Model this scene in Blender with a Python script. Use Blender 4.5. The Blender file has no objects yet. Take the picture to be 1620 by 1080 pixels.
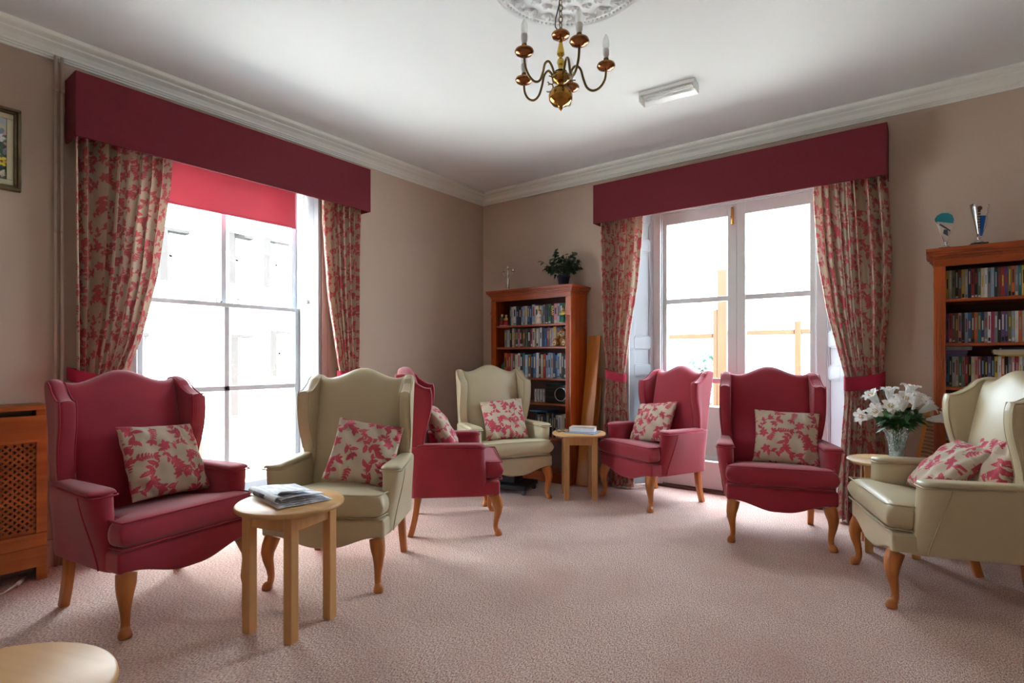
import bpy, math, random
import numpy as np
from mathutils import Vector, Matrix
PI = math.pi
sc = bpy.context.scene
COL = sc.collection
random.seed(7)

# ------------------------------------------------------------------ camera, world, lights
CAMX, CAMY, CAMZ = 3.9607, -4.6531, 1.18
cd = bpy.data.cameras.new('camera')
cam = bpy.data.objects.new('camera', cd); COL.objects.link(cam)
cam.location = (CAMX, CAMY, CAMZ)
cam.rotation_euler = (PI / 2, 0, math.atan2(0.60722, 0.79453))
cd.sensor_width = 36; cd.lens = 19.19
cd.shift_y = 26 / 1620.0
cd.clip_start = 0.05
sc.camera = cam

w = bpy.data.worlds.new('sky'); sc.world = w; w.use_nodes = True
wb = w.node_tree.nodes['Background']
wb.inputs[0].default_value = (0.74, 0.88, 1.0, 1); wb.inputs[1].default_value = 12.0

sd = bpy.data.lights.new('sun', 'SUN'); sd.energy = 60; sd.angle = math.radians(2); sd.color = (1, .95, .88)
so = bpy.data.objects.new('sun', sd); COL.objects.link(so)
so.rotation_euler = Vector((-.34, .30, -.89)).to_track_quat('-Z', 'Y').to_euler()

def portal(name, loc, direc, w_, h_):
    l = bpy.data.lights.new(name, 'AREA'); l.shape = 'RECTANGLE'; l.size = w_; l.size_y = h_
    l.cycles.is_portal = True
    o = bpy.data.objects.new(name, l); COL.objects.link(o); o.location = loc
    o.rotation_euler = Vector(direc).to_track_quat('-Z', 'Z').to_euler()
portal('window_portal', (-.4, -2.72, 1.45), (1, 0, 0), 1.3, 2.6)
portal('door_portal', (2.62, .38, 1.35), (0, -1, 0), 1.5, 2.7)

vs = sc.view_settings
vs.view_transform = 'Standard'; vs.look = 'None'; vs.gamma = 1.0; vs.use_curve_mapping = False
vs.exposure = 1.15
sc.cycles.use_denoising = True
sc.cycles.max_bounces = 14; sc.cycles.diffuse_bounces = 8; sc.cycles.glossy_bounces = 4
sc.cycles.transmission_bounces = 8; sc.cycles.transparent_max_bounces = 12
sc.cycles.sample_clamp_indirect = 12
sc.cycles.caustics_reflective = False; sc.cycles.caustics_refractive = False

# ------------------------------------------------------------------ helpers
def s2l(c):
    return tuple(((v / 255) / 12.92 if v / 255 <= .04045 else ((v / 255 + .055) / 1.055) ** 2.4) for v in c)

MATS = {}
def mat(name, rgb, rough=.6, metal=0., bump=0., bscale=60., var=0., vscale=6., spec=None, sheen=0., transl=0., lin=False, coord='Object', col2=None, stretch=(1, 1, 1)):
    """principled procedural material: noise colour variation and noise bump"""
    if name in MATS: return MATS[name]
    m = bpy.data.materials.new(name); m.use_nodes = True; MATS[name] = m
    nt = m.node_tree; N = nt.nodes; L = nt.links
    b = N['Principled BSDF']; c = rgb if lin else s2l(rgb)
    b.inputs['Base Color'].default_value = (*c, 1); b.inputs['Roughness'].default_value = rough
    b.inputs['Metallic'].default_value = metal
    if spec is not None: b.inputs['Specular IOR Level'].default_value = spec
    if sheen: b.inputs['Sheen Weight'].default_value = sheen
    tc = N.new('ShaderNodeTexCoord'); mp = N.new('ShaderNodeMapping'); mp.inputs['Scale'].default_value = stretch
    L.new(tc.outputs[coord], mp.inputs[0])
    colout = None
    if var or col2 is not None:
        n = N.new('ShaderNodeTexNoise'); n.inputs['Scale'].default_value = vscale; n.inputs['Detail'].default_value = 4
        L.new(mp.outputs[0], n.inputs['Vector'])
        mx = N.new('ShaderNodeMix'); mx.data_type = 'RGBA'
        a_ = c; b_ = s2l(col2) if col2 is not None else tuple(v * (1 - var) for v in c)
        mx.inputs[6].default_value = (*a_, 1); mx.inputs[7].default_value = (*b_, 1)
        r = N.new('ShaderNodeMapRange'); r.inputs[1].default_value = .35; r.inputs[2].default_value = .65
        L.new(n.outputs[0], r.inputs[0]); L.new(r.outputs[0], mx.inputs[0])
        L.new(mx.outputs[2], b.inputs['Base Color']); colout = mx.outputs[2]
    if bump:
        n2 = N.new('ShaderNodeTexNoise'); n2.inputs['Scale'].default_value = bscale; n2.inputs['Detail'].default_value = 3
        L.new(mp.outputs[0], n2.inputs['Vector'])
        bp = N.new('ShaderNodeBump'); bp.inputs['Strength'].default_value = bump; bp.inputs['Distance'].default_value = .004
        L.new(n2.outputs[0], bp.inputs['Height']); L.new(bp.outputs[0], b.inputs['Normal'])
    if transl:
        t = N.new('ShaderNodeBsdfTranslucent'); t.inputs[0].default_value = (*c, 1)
        if colout: L.new(colout, t.inputs[0])
        ms = N.new('ShaderNodeMixShader'); ms.inputs[0].default_value = transl
        L.new(b.outputs[0], ms.inputs[1]); L.new(t.outputs[0], ms.inputs[2]); L.new(ms.outputs[0], N['Material Output'].inputs[0])
    return m

def wood(name, rgb, rgb2, rough=.4, axis=2, scale=9.):
    if name in MATS: return MATS[name]
    st = [scale * 2.2] * 3; st[axis] = scale * .16
    return mat(name, rgb, rough, col2=rgb2, vscale=1.0, stretch=tuple(st), bump=.05, bscale=3)

def print_mat(name, base, motif, transl=0., rough=.85):
    m = bpy.data.materials.new(name); m.use_nodes = True; MATS[name] = m
    nt = m.node_tree; N = nt.nodes; L = nt.links; b = N['Principled BSDF']
    at = N.new('ShaderNodeAttribute'); at.attribute_name = 'print'
    rm = N.new('ShaderNodeMapRange'); rm.inputs[1].default_value = .22; rm.inputs[2].default_value = .55
    sp = N.new('ShaderNodeSeparateColor'); L.new(at.outputs['Color'], sp.inputs[0]); L.new(sp.outputs[0], rm.inputs[0])
    mx = N.new('ShaderNodeMix'); mx.data_type = 'RGBA'
    mx.inputs[6].default_value = (*s2l(base), 1)
    m2 = N.new('ShaderNodeMix'); m2.data_type = 'RGBA'
    m2.inputs[6].default_value = (*s2l(motif), 1); m2.inputs[7].default_value = (*[v * .72 for v in s2l(motif)], 1)
    L.new(sp.outputs[1], m2.inputs[0]); L.new(m2.outputs[2], mx.inputs[7]); L.new(rm.outputs[0], mx.inputs[0])
    L.new(mx.outputs[2], b.inputs['Base Color']); b.inputs['Roughness'].default_value = rough
    b.inputs['Sheen Weight'].default_value = .15
    if transl:
        t = N.new('ShaderNodeBsdfTranslucent'); L.new(mx.outputs[2], t.inputs[0])
        ms = N.new('ShaderNodeMixShader'); ms.inputs[0].default_value = transl
        L.new(b.outputs[0], ms.inputs[1]); L.new(t.outputs[0], ms.inputs[2]); L.new(ms.outputs[0], N['Material Output'].inputs[0])
    return m

def attr_mat(name, rough=.6):
    m = bpy.data.materials.new(name); m.use_nodes = True
    at = m.node_tree.nodes.new('ShaderNodeAttribute'); at.attribute_name = 'print'
    b = m.node_tree.nodes['Principled BSDF']; m.node_tree.links.new(at.outputs['Color'], b.inputs['Base Color'])
    b.inputs['Roughness'].default_value = rough
    return m

def glass_mat(name, tint=(1, 1, 1), gloss=.06, rough=.02):
    m = bpy.data.materials.new(name); m.use_nodes = True; N = m.node_tree.nodes; L = m.node_tree.links
    N.remove(N['Principled BSDF'])
    t = N.new('ShaderNodeBsdfTransparent'); t.inputs[0].default_value = (*tint, 1)
    g = N.new('ShaderNodeBsdfGlossy'); g.inputs[1].default_value = rough
    ms = N.new('ShaderNodeMixShader'); ms.inputs[0].default_value = gloss
    L.new(t.outputs[0], ms.inputs[1]); L.new(g.outputs[0], ms.inputs[2]); L.new(ms.outputs[0], N['Material Output'].inputs[0])
    MATS[name] = m
    return m

class MB:
    """collects vertices and faces for ONE mesh"""
    def __init__(s): s.v = []; s.f = []; s.m = []; s.sm = []
    def add(s, vs_, fs, mi=0, smooth=False):
        o = len(s.v); s.v += [tuple(p) for p in vs_]
        for f in fs: s.f.append(tuple(i + o for i in f)); s.m.append(mi); s.sm.append(smooth)
        return s
    def box(s, x0, x1, y0, y1, z0, z1, mi=0, M=None):
        vs_ = [Vector((x, y, z)) for z in (z0, z1) for y in (y0, y1) for x in (x0, x1)]
        if M is not None: vs_ = [M @ p for p in vs_]
        return s.add(vs_, [(0, 2, 3, 1), (4, 5, 7, 6), (0, 1, 5, 4), (2, 6, 7, 3), (0, 4, 6, 2), (1, 3, 7, 5)], mi)
    def prism(s, poly, d0, d1, plane='xz', mi=0, M=None):
        """polygon in a plane pushed from d0 to d1 along the third axis"""
        def P(a, b, d):
            p = {'xz': (a, d, b), 'yz': (d, a, b), 'xy': (a, b, d)}[plane]
            return (M @ Vector(p)) if M is not None else p
        n = len(poly); vs_ = [P(a, b, d0) for a, b in poly] + [P(a, b, d1) for a, b in poly]
        fs = [tuple(range(n)), tuple(range(2 * n - 1, n - 1, -1))] + [(i, i + n, (i + 1) % n + n, (i + 1) % n) for i in range(n)]
        return s.add(vs_, fs, mi)
    def grid(s, P, nu, nv, mi=0, closeu=False, smooth=True, flip=False):
        vs_ = [P(i, j) for j in range(nv) for i in range(nu)]; fs = []
        for j in range(nv - 1):
            for i in range(nu if closeu else nu - 1):
                k = (i + 1) % nu; q = (j * nu + i, j * nu + k, (j + 1) * nu + k, (j + 1) * nu + i)
                fs.append(q[::-1] if flip else q)
        return s.add(vs_, fs, mi, smooth)
    def lathe(s, prof, n=24, c=(0, 0, 0), mi=0, M=None, smooth=True):
        def P(i, j):
            r, z = prof[j]; a = 2 * PI * i / n; p = Vector((c[0] + r * math.cos(a), c[1] + r * math.sin(a), c[2] + z))
            return M @ p if M is not None else p
        return s.grid(P, n, len(prof), mi, True, smooth)
    def tube(s, pts, rad, n=10, mi=0, sect=None, closed=False, up=None, caps=True, M=None):
        """sweep a round (or sect(angle)->(a,b)) section along points"""
        pts = [Vector(p) for p in pts]; m = len(pts); R = rad if hasattr(rad, '__len__') else [rad] * m
        ref = Vector(up) if up else None; rings = []
        t0 = (pts[1] - pts[0]).normalized()
        nrm = (ref if ref else (Vector((0, 0, 1)) if abs(t0.z) < .9 else Vector((1, 0, 0))))
        for k in range(m):
            a = pts[(k - 1) % m] if (k > 0 or closed) else pts[k]; b = pts[(k + 1) % m] if (k < m - 1 or closed) else pts[k]
            t = (b - a).normalized()
            if ref: nrm = ref
            nrm = (nrm - t * nrm.dot(t)).normalized(); bn = t.cross(nrm)
            ring = []
            for i in range(n):
                an = 2 * PI * (i + .5) / n
                ca, sa = (math.cos(an), math.sin(an)) if sect is None else sect(an)
                p = pts[k] + (nrm * ca + bn * sa) * R[k]
                ring.append(M @ p if M is not None else p)
            rings.append(ring)
        vs_ = [p for r in rings for p in r]; fs = []
        for k in range(m if closed else m - 1):
            k2 = (k + 1) % m
            for i in range(n): fs.append((k * n + i, k * n + (i + 1) % n, k2 * n + (i + 1) % n, k2 * n + i))
        if not closed and caps: fs += [tuple(range(n - 1, -1, -1)), tuple(range((m - 1) * n, m * n))]
        return s.add(vs_, fs, mi, True)
    def pillow(s, P, th, nu=14, nv=14, pu=8, pv=8, mi=0, th2=None):
        """closed rounded slab. P(u,v)->(point, unit normal), u,v in -1..1; thickness th(u,v) either side"""
        def sp(i, n): return math.sin(PI / 2 * (2 * i / (n - 1) - 1))
        def sp2(i, n):
            t = 2 * i / (n - 1) - 1
            return math.copysign(1 - (1 - abs(t)) ** 1.9, t)
        def prof(u, v):
            return max(0., 1 - abs(u) ** pu) ** (1 / 2.2) * max(0., 1 - abs(v) ** pv) ** (1 / 2.2)
        def q(sg):
            def f(i, j):
                u, v = sp2(i, nu), sp2(j, nv); c, n = P(u, v); c = Vector(c)
                return c + Vector(n) * (sg * prof(u, v) * (th if sg > 0 or th2 is None else th2)(u, v))
            return f
        s.grid(q(1), nu, nv, mi); s.grid(q(-1), nu, nv, mi, flip=True)
        return s
    def build(s, name, mats, parent=None, bevel=0., seg=2, weld=False, M=None):
        me = bpy.data.meshes.new(name)
        me.from_pydata([tuple(M @ Vector(p)) for p in s.v] if M is not None else [tuple(p) for p in s.v], [], s.f)
        if not isinstance(mats, (list, tuple)): mats = [mats]
        for m in mats: me.materials.append(m)
        me.polygons.foreach_set('material_index', s.m); me.polygons.foreach_set('use_smooth', s.sm)
        me.update()
        o = bpy.data.objects.new(name, me); COL.objects.link(o)
        if parent: o.parent = parent
        if weld:
            w_ = o.modifiers.new('weld', 'WELD'); w_.merge_threshold = .0003
        if bevel:
            b = o.modifiers.new('bevel', 'BEVEL'); b.width = bevel; b.segments = seg; b.limit_method = 'ANGLE'; b.angle_limit = math.radians(40)
        return o

def tag(o, label=None, cat=None, group=None, kind=None):
    if label: o['label'] = label
    if cat: o['category'] = cat
    if group: o['group'] = group
    if kind: o['kind'] = kind
    return o
def empty(name, loc=(0, 0, 0), rz=0, label=None, cat=None, group=None, kind=None, M=None):
    o = bpy.data.objects.new(name, None); COL.objects.link(o); o.location = loc; o.rotation_euler = (0, 0, rz)
    o.empty_display_size = .1
    if M is not None: o.matrix_world = M
    return tag(o, label, cat, group, kind)
def kids(o): return [c for c in COL.objects if c.parent is o]
def copy_tree(o, parent=None, src=None):
    c = o.copy(); COL.objects.link(c); c.parent = parent
    for ch in kids(o):
        if ch is not c: copy_tree(ch, c)
    return c
def T(x, y, z, rz=0, rx=0, ry=0):
    return Matrix.Translation((x, y, z)) @ Matrix.Rotation(rz, 4, 'Z') @ Matrix.Rotation(ry, 4, 'Y') @ Matrix.Rotation(rx, 4, 'X')
def sm(t): t = max(0., min(1., t)); return t * t * (3 - 2 * t)
def lerp(a, b, t): return a + (b - a) * t

# ------------------------------------------------------------------ leaf print (computed once, sampled onto cloth meshes)
NT = 512
def make_print(seed):
    rng = random.Random(seed); A = np.zeros((NT, NT), np.float32); B = np.zeros((NT, NT), np.float32)
    def stamp(cx, cy, R, fn):
        n = int(R) + 3; ix = np.arange(int(cx) - n, int(cx) + n); iy = np.arange(int(cy) - n, int(cy) + n)
        X, Y = np.meshgrid(ix - cx, iy - cy); m, d = fn(X, Y)
        X2, Y2 = np.meshgrid(ix % NT, iy % NT)
        a = A[Y2, X2]; A[Y2, X2] = np.where(m > a, m, a); bb = B[Y2, X2]; B[Y2, X2] = np.where(m > .5, d, bb)
    def leaf(x, y, ang, ln, wd, vein=True):
        tone = rng.choice([0, 0, .35, .6])
        def fn(X, Y):
            u = (X * math.cos(ang) + Y * math.sin(ang)) / ln; v = -X * math.sin(ang) + Y * math.cos(ang) - wd * .25 * np.sin(u * 3)
            wv = wd * np.clip(np.sin(np.clip(u, 0, 1) ** .8 * PI), 0, 1) ** .9 * (1 + .10 * np.sin(u * 20))
            m = np.clip(wv - np.abs(v) + .5, 0, 1) * ((u > 0) & (u < 1))
            if vein and wd > 9: m = m * (1 - .75 * ((np.abs(v) < 1.3) & (u < .75)))
            return m, np.full_like(m, tone)
        stamp(x, y, ln, fn)
    def blob(x, y, r):
        stamp(x, y, r, lambda X, Y: (np.clip(r - np.hypot(X, Y) + .5, 0, 1), np.zeros_like(X, dtype=float)))
    def ring(x, y, r):
        stamp(x, y, r, lambda X, Y: (np.clip(2.0 - np.abs(np.hypot(X, Y) - r * .75), 0, 1), np.full(X.shape, .5)))
    def stem(x, y, ang, n, curl, leafscale, kind):
        for i in range(n):
            for k in range(3):
                ang += curl / 3 + rng.uniform(-.02, .02); x += 4.2 * math.cos(ang); y += 4.2 * math.sin(ang); blob(x, y, 2.0)
                blob(x - 2 * math.cos(ang), y - 2 * math.sin(ang), 2.0)
            if kind == 'fern':
                l_ = leafscale * .62 * (1 - .5 * i / n)
                leaf(x, y, ang + 1.0, l_, l_ * .2, False); leaf(x, y, ang - 1.0, l_, l_ * .2, False)
            elif i % 2 == 0:
                sd_ = 1 if (i // 2) % 2 else -1; l_ = leafscale * rng.uniform(.8, 1.15)
                leaf(x, y, ang + sd_ * rng.uniform(.6, 1.0), l_, l_ * .22)
                if rng.random() < .5: leaf(x, y, ang - sd_ * .9, l_ * .6, l_ * .16)
            elif rng.random() < .35:
                ring(x + 9 * math.cos(ang + 1.5), y + 9 * math.sin(ang + 1.5), 6)
        for a in (-.75, 0, .75): leaf(x, y, ang + a, leafscale * .85, leafscale * .18)
    def free(x, y, R):
        n = int(R); ix = np.arange(int(x) - n, int(x) + n) % NT; iy = np.arange(int(y) - n, int(y) + n) % NT
        return float(A[np.ix_(iy, ix)].mean())
    k = 0
    while k < 30:
        x, y = min(((rng.uniform(0, NT), rng.uniform(0, NT)) for _ in range(40)), key=lambda p: free(p[0], p[1], 52))
        ang = min((rng.uniform(0, 6.28) for _ in range(10)), key=lambda a: free(x + 60 * math.cos(a), y + 60 * math.sin(a), 40))
        if k % 4 == 0:
            for p in range(5): leaf(x, y, ang + p * 1.257, 30, 8.5)
            stem(x, y, ang, 10, rng.choice([-.16, .16]), 40, 'leaf')
        elif k % 4 == 2: stem(x, y, ang, 6, rng.choice([-.1, .1]), 40, 'fern')
        else: stem(x, y, ang, 13 if k < 10 else 5, rng.choice([-.13, .13, .2]), 46 if k < 14 else 34, 'leaf')
        k += 1
    return A, B
PA, PB = make_print(3)
TILE = .52
def set_print(o, U, V, scale=1.0, off=(0, 0)):
    me = o.data; px = ((np.asarray(U) / (TILE * scale) + off[0]) * NT); py = ((np.asarray(V) / (TILE * scale) + off[1]) * NT)
    x0 = np.floor(px).astype(int); y0 = np.floor(py).astype(int); fx = px - x0; fy = py - y0
    def smp(Q): return ((Q[y0 % NT, x0 % NT] * (1 - fx) + Q[y0 % NT, (x0 + 1) % NT] * fx) * (1 - fy) + (Q[(y0 + 1) % NT, x0 % NT] * (1 - fx) + Q[(y0 + 1) % NT, (x0 + 1) % NT] * fx) * fy)
    c = np.zeros((len(px), 4), np.float32); c[:, 0] = smp(PA); c[:, 1] = smp(PB); c[:, 3] = 1
    a = me.attributes.new('print', 'FLOAT_COLOR', 'POINT'); a.data.foreach_set('color', c.ravel())

# ------------------------------------------------------------------ materials
M_wall = mat('wall_paint', (190, 171, 155), .75, var=.06, vscale=.9, bump=.15, bscale=25)
M_ceil = mat('ceiling_paint', (220, 226, 228), .8, bump=.1, bscale=30)
M_corn = mat('cornice_paint', (222, 226, 220), .55)
M_white = mat('white_gloss_paint', (198, 203, 206), .35, var=.03)
M_shut = mat('shutter_paint', (170, 177, 184), .6)
M_whitedoor = mat('door_paint', (196, 204, 204), .4)
M_base = mat('skirting_paint', (186, 172, 160), .4)
M_red = mat('red_wool', (158, 32, 54), .85, bump=.25, bscale=380, var=.16, vscale=5, sheen=.35)
M_redpipe = mat('red_piping', (160, 34, 56), .8, bump=.2, bscale=300)
M_cream = mat('cream_vinyl', (192, 180, 148), .40, bump=.12, bscale=14, var=.05, vscale=4)
M_creampipe = mat('cream_piping', (174, 162, 128), .4)
M_pelmet = mat('pelmet_cloth', (104, 22, 36), .9, bump=.3, bscale=260, var=.1, vscale=30, stretch=(1, 1, 1))
M_tie = mat('tieback_cloth', (150, 24, 52), .9, bump=.2, bscale=200)
M_blind = mat('blind_cloth', (192, 104, 118), .8, transl=.32)
M_leg = wood('cherry_leg', (190, 118, 60), (160, 92, 42), .35)
M_table = wood('beech', (208, 160, 104), (190, 140, 84), .38)
M_tabletop = wood('beech_top', (206, 164, 110), (190, 144, 92), .42, axis=0, scale=7)
M_book = wood('cherry_bookcase', (178, 82, 22), (150, 62, 14), .38)
M_bookh = wood('cherry_shelf', (162, 72, 22), (136, 56, 16), .38, axis=0)
M_bookback = mat('bookcase_back', (84, 42, 24), .6)
M_radi = wood('oak_cover', (176, 106, 44), (152, 86, 32), .45, axis=1)
M_grille = wood('grille_board', (164, 98, 40), (140, 80, 30), .5, axis=1)
M_plank = wood('pine_plank', (194, 124, 50), (170, 100, 38), .45)
M_brass = mat('brass', (190, 140, 70), .2, 1., var=.3, vscale=30)
M_copper = mat('copper_brass', (176, 118, 76), .18, 1., var=.3, vscale=60)
M_dkbrass = mat('dull_brass', (120, 100, 62), .35, 1.)
M_goldb = mat('yellow_brass', (206, 176, 84), .2, 1.)
M_bulb = mat('opal_bulb', (248, 250, 250), .5, spec=.5, transl=.5)
M_plastw = mat('white_plastic', (215, 215, 212), .4)
M_silver = mat('silver', (205, 205, 205), .18, 1.)
M_black = mat('black_plastic', (24, 24, 26), .35)
M_dark = mat('dark_cloth', (14, 13, 13), .9)
M_leafiv = mat('ivy_leaf', (26, 66, 36), .4, var=.5, vscale=12)
M_leaf = mat('lily_leaf', (58, 110, 50), .4, var=.5, vscale=20)
M_stem = mat('plant_stem', (60, 84, 40), .6)
M_petal = mat('white_petal', (244, 244, 242), .5, transl=.25)
M_stamen = mat('stamen', (214, 170, 60), .6)
M_pot = mat('navy_pot', (38, 44, 66), .4)
M_glass = glass_mat('window_glass', (.97, .98, .98), .05)
M_crystal = mat('crystal', (235, 245, 240), .03)
_b = M_crystal.node_tree.nodes['Principled BSDF']; _b.inputs['Transmission Weight'].default_value = .92; _b.inputs['IOR'].default_value = 1.5
M_clear = glass_mat('clear_diffuser', (.97, .98, .98), .12, .3)
M_tile = mat('steel', (150, 150, 150), .35, 1.)
M_print = print_mat('curtain_print', (196, 180, 158), (198, 96, 102), transl=.12)
M_cush = print_mat('cushion_print', (186, 170, 150), (188, 66, 86))
M_stone = mat('render_white', (200, 204, 206), .9, var=.12, vscale=1.2, bump=.3, bscale=8)
M_rubble = mat('rubble_stone', (88, 80, 70), .9, col2=(60, 54, 46), vscale=7, bump=.6, bscale=12)
M_ground = mat('courtyard_ground', (196, 194, 190), .9, var=.15, vscale=2)
M_timber = wood('garden_timber', (78, 46, 24), (68, 38, 19), .6)
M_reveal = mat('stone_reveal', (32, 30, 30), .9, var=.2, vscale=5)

# carpet: fine two-tone diagonal loop weave with worn patches
M_carpet = bpy.data.materials.new('carpet_pile'); M_carpet.use_nodes = True
def _carpet():
    nt = M_carpet.node_tree; N = nt.nodes; L = nt.links; b = N['Principled BSDF']
    tc = N.new('ShaderNodeTexCoord')
    mp = N.new('ShaderNodeMapping'); mp.inputs['Rotation'].default_value = (0, 0, .75); mp.inputs['Scale'].default_value = (1, .5, 1); L.new(tc.outputs['Object'], mp.inputs[0])
    vo = N.new('ShaderNodeTexVoronoi'); vo.inputs['Scale'].default_value = 210; L.new(mp.outputs[0], vo.inputs['Vector'])
    n1 = N.new('ShaderNodeTexNoise'); n1.inputs['Scale'].default_value = 200; n1.inputs['Detail'].default_value = 2; L.new(mp.outputs[0], n1.inputs['Vector'])
    r1 = N.new('ShaderNodeMapRange'); r1.inputs[1].default_value = .36; r1.inputs[2].default_value = .62; L.new(n1.outputs[0], r1.inputs[0])
    m1 = N.new('ShaderNodeMix'); m1.data_type = 'RGBA'; m1.inputs[6].default_value = (*s2l((152, 96, 86)), 1); m1.inputs[7].default_value = (*s2l((232, 210, 194)), 1)
    L.new(r1.outputs[0], m1.inputs[0])
    n2 = N.new('ShaderNodeTexNoise'); n2.inputs['Scale'].default_value = 1.6; n2.inputs['Detail'].default_value = 6; n2.inputs['Roughness'].default_value = .65; L.new(tc.outputs['Object'], n2.inputs['Vector'])
    r2 = N.new('ShaderNodeMapRange'); r2.inputs[1].default_value = .42; r2.inputs[2].default_value = .72; r2.inputs[3].default_value = 0; r2.inputs[4].default_value = .6; L.new(n2.outputs[0], r2.inputs[0])
    m2 = N.new('ShaderNodeMix'); m2.data_type = 'RGBA'; m2.inputs[7].default_value = (*s2l((176, 130, 118)), 1)
    L.new(r2.outputs[0], m2.inputs[0]); L.new(m1.outputs[2], m2.inputs[6]); L.new(m2.outputs[2], b.inputs['Base Color'])
    b.inputs['Roughness'].default_value = .95; b.inputs['Sheen Weight'].default_value = .2
    bp = N.new('ShaderNodeBump'); bp.inputs['Strength'].default_value = .8; bp.inputs['Distance'].default_value = .006
    ad = N.new('ShaderNodeMath'); ad.operation = 'ADD'; L.new(vo.outputs['Distance'], ad.inputs[0]); L.new(n1.outputs[0], ad.inputs[1])
    L.new(ad.outputs[0], bp.inputs['Height']); L.new(bp.outputs[0], b.inputs['Normal'])
_carpet()

# ------------------------------------------------------------------ the room
XR, YF, ZC = 5.25, -5.0, 2.98            # right wall, wall behind the camera, ceiling
WY0, WY1 = -3.39, -2.05                   # left window opening
DX0, DX1 = 1.77, 3.464                    # french door opening
ZW = 2.68
def S(o): o['kind'] = 'structure'; return o
S(MB().box(-.02, XR + .02, YF - .02, .30, -.12, 0).build('floor', M_carpet))
S(MB().box(-.35, XR + .35, YF - .35, .35, ZC, ZC + .2).build('ceiling', M_ceil))
b = MB(); b.box(-.35, 0, YF - .3, WY0, 0, ZC).box(-.35, 0, WY1, .35, 0, ZC).box(-.35, 0, WY0, WY1, ZW, ZC).box(-.35, 0, WY0, WY1, 0, .12)
S(b.build('wall_left', M_wall))
b = MB(); b.box(0, DX0, 0, .35, 0, ZC).box(DX1, XR + .3, 0, .35, 0, ZC).box(DX0, DX1, 0, .35, ZW, ZC)
S(b.build('wall_back', M_wall))
S(MB().box(XR, XR + .3, YF - .3, 0, 0, ZC).build('wall_right', M_wall))
S(MB().box(-.02, XR, YF - .3, YF, 0, ZC).build('wall_front', M_wall))
# skirting boards
def skirt(poly_fn): return [(0, 0), (.022, 0), (.022, .12), (.016, .135), (.010, .15), (0, .155)]
sk = skirt(0)
b = MB(); b.prism(sk, WY1 + .02, -.0, 'xz'); b.prism(sk, YF, WY0 - .02, 'xz'); S(b.build('baseboard_left', M_base))
b = MB(); b.prism([(-d, z) for d, z in sk], .022, DX0 - .02, 'yz'); b.prism([(-d, z) for d, z in sk], DX1 + .02, XR, 'yz'); S(b.build('baseboard_back', M_base))
# cornice: stepped plaster moulding mitred at the corners
cp = [(0, 2.872), (.012, 2.872), (.014, 2.882), (.022, 2.884), (.024, 2.892), (.032, 2.894), (.036, 2.905), (.055, 2.925), (.085, 2.938), (.088, 2.946), (.098, 2.948), (.118, 2.952), (.128, 2.958), (.130, 2.981), (0, 2.981)]
def cornice():
    b = MB(); loop = []
    for d, z in cp: loop.append([(d, YF + d, z), (d, -d, z), (XR - d, -d, z), (XR - d, YF + d, z)])
    n = len(cp)
    vs_ = [p for r in loop for p in r]; fs = []
    for j in range(n - 1):
        for i in range(4):
            k = (i + 1) % 4; fs.append((j * 4 + i, (j + 1) * 4 + i, (j + 1) * 4 + k, j * 4 + k))
    b.add(vs_, fs); return b
S(cornice().build('trim_1', M_corn))
tag(bpy.data.objects['trim_1'], 'white stepped plaster cornice running round the top of the walls')

# ceiling rose: plaster disc with beads and leafy relief
RX, RY = 2.615, -2.44
def rose():
    b = MB(); R = .39
    prof = [(R, 0), (R, -.008), (R - .012, -.016), (R - .02, -.010), (R - .05, -.010), (R - .056, -.018), (R - .066, -.018), (R - .075, -.008), (.28, -.010), (.12, -.016), (.11, -.03), (.07, -.034), (.05, -.045), (0.001, -.048)]
    b.lathe(prof, 72, (RX, RY, ZC))
    for i in range(96):
        a = 2 * PI * i / 96; x, y = RX + (R - .035) * math.cos(a), RY + (R - .035) * math.sin(a)
        b.lathe([(.001, -.020), (.006, -.018), (.008, -.010)], 6, (x, y, ZC))
    rng = random.Random(5)
    for ring_, n, r0, ln in ((0, 20, .27, .075), (1, 20, .20, .06), (2, 14, .14, .06), (3, 24, .31, .03)):
        for i in range(n):
            a = 2 * PI * (i + .5 * ring_) / n
            for da, l2 in ((0, 1), (.7, .7), (-.7, .7)):
                ca, sa = math.cos(a + da), math.sin(a + da); px, py = RX + r0 * math.cos(a), RY + r0 * math.sin(a); L_ = ln * l2
                def P(i_, j_):
                    u = i_ / 5; v = j_ / 3 * 2 - 1; wd = .013 * math.sin(PI * min(.98, max(.04, u)))
                    return (px + ca * u * L_ - sa * v * wd, py + sa * u * L_ + ca * v * wd, ZC - .010 - .014 * math.sin(PI * u) * (1 - v * v) - .002)
                b.grid(P, 6, 4)
    return b
S(rose().build('trim_2', M_ceil)); tag(bpy.data.objects['trim_2'], 'round plaster ceiling rose with leaf relief above the chandelier')

# ------------------------------------------------------------------ window (left wall) : window_1
def panel_board(L_, z0, z1, t, panels):
    """shutter board in local x(0..L_), thickness y -t..0, raised mouldings round sunk panels facing +y"""
    b = MB(); zs = sorted(panels); zcur = z0; m = .045
    b.box(0, m, -t, 0, z0, z1).box(L_ - m, L_, -t, 0, z0, z1)
    for a, c in zs: b.box(m, L_ - m, -t, 0, zcur, a); zcur = c
    b.box(m, L_ - m, -t, 0, zcur, z1)
    for a, c in zs:
        b.box(m, L_ - m, -t, -.012, a, c)
        b.box(m, m + .012, -.012, -.004, a, c).box(L_ - m - .012, L_ - m, -.012, -.004, a, c).box(m + .012, L_ - m - .012, -.012, -.004, a, a + .012).box(m + .012, L_ - m - .012, -.012, -.004, c - .012, c)
    return b
PAN = [(.18, 1.02), (1.115, 1.27), (1.375, 2.17), (2.27, 2.43)]
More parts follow.
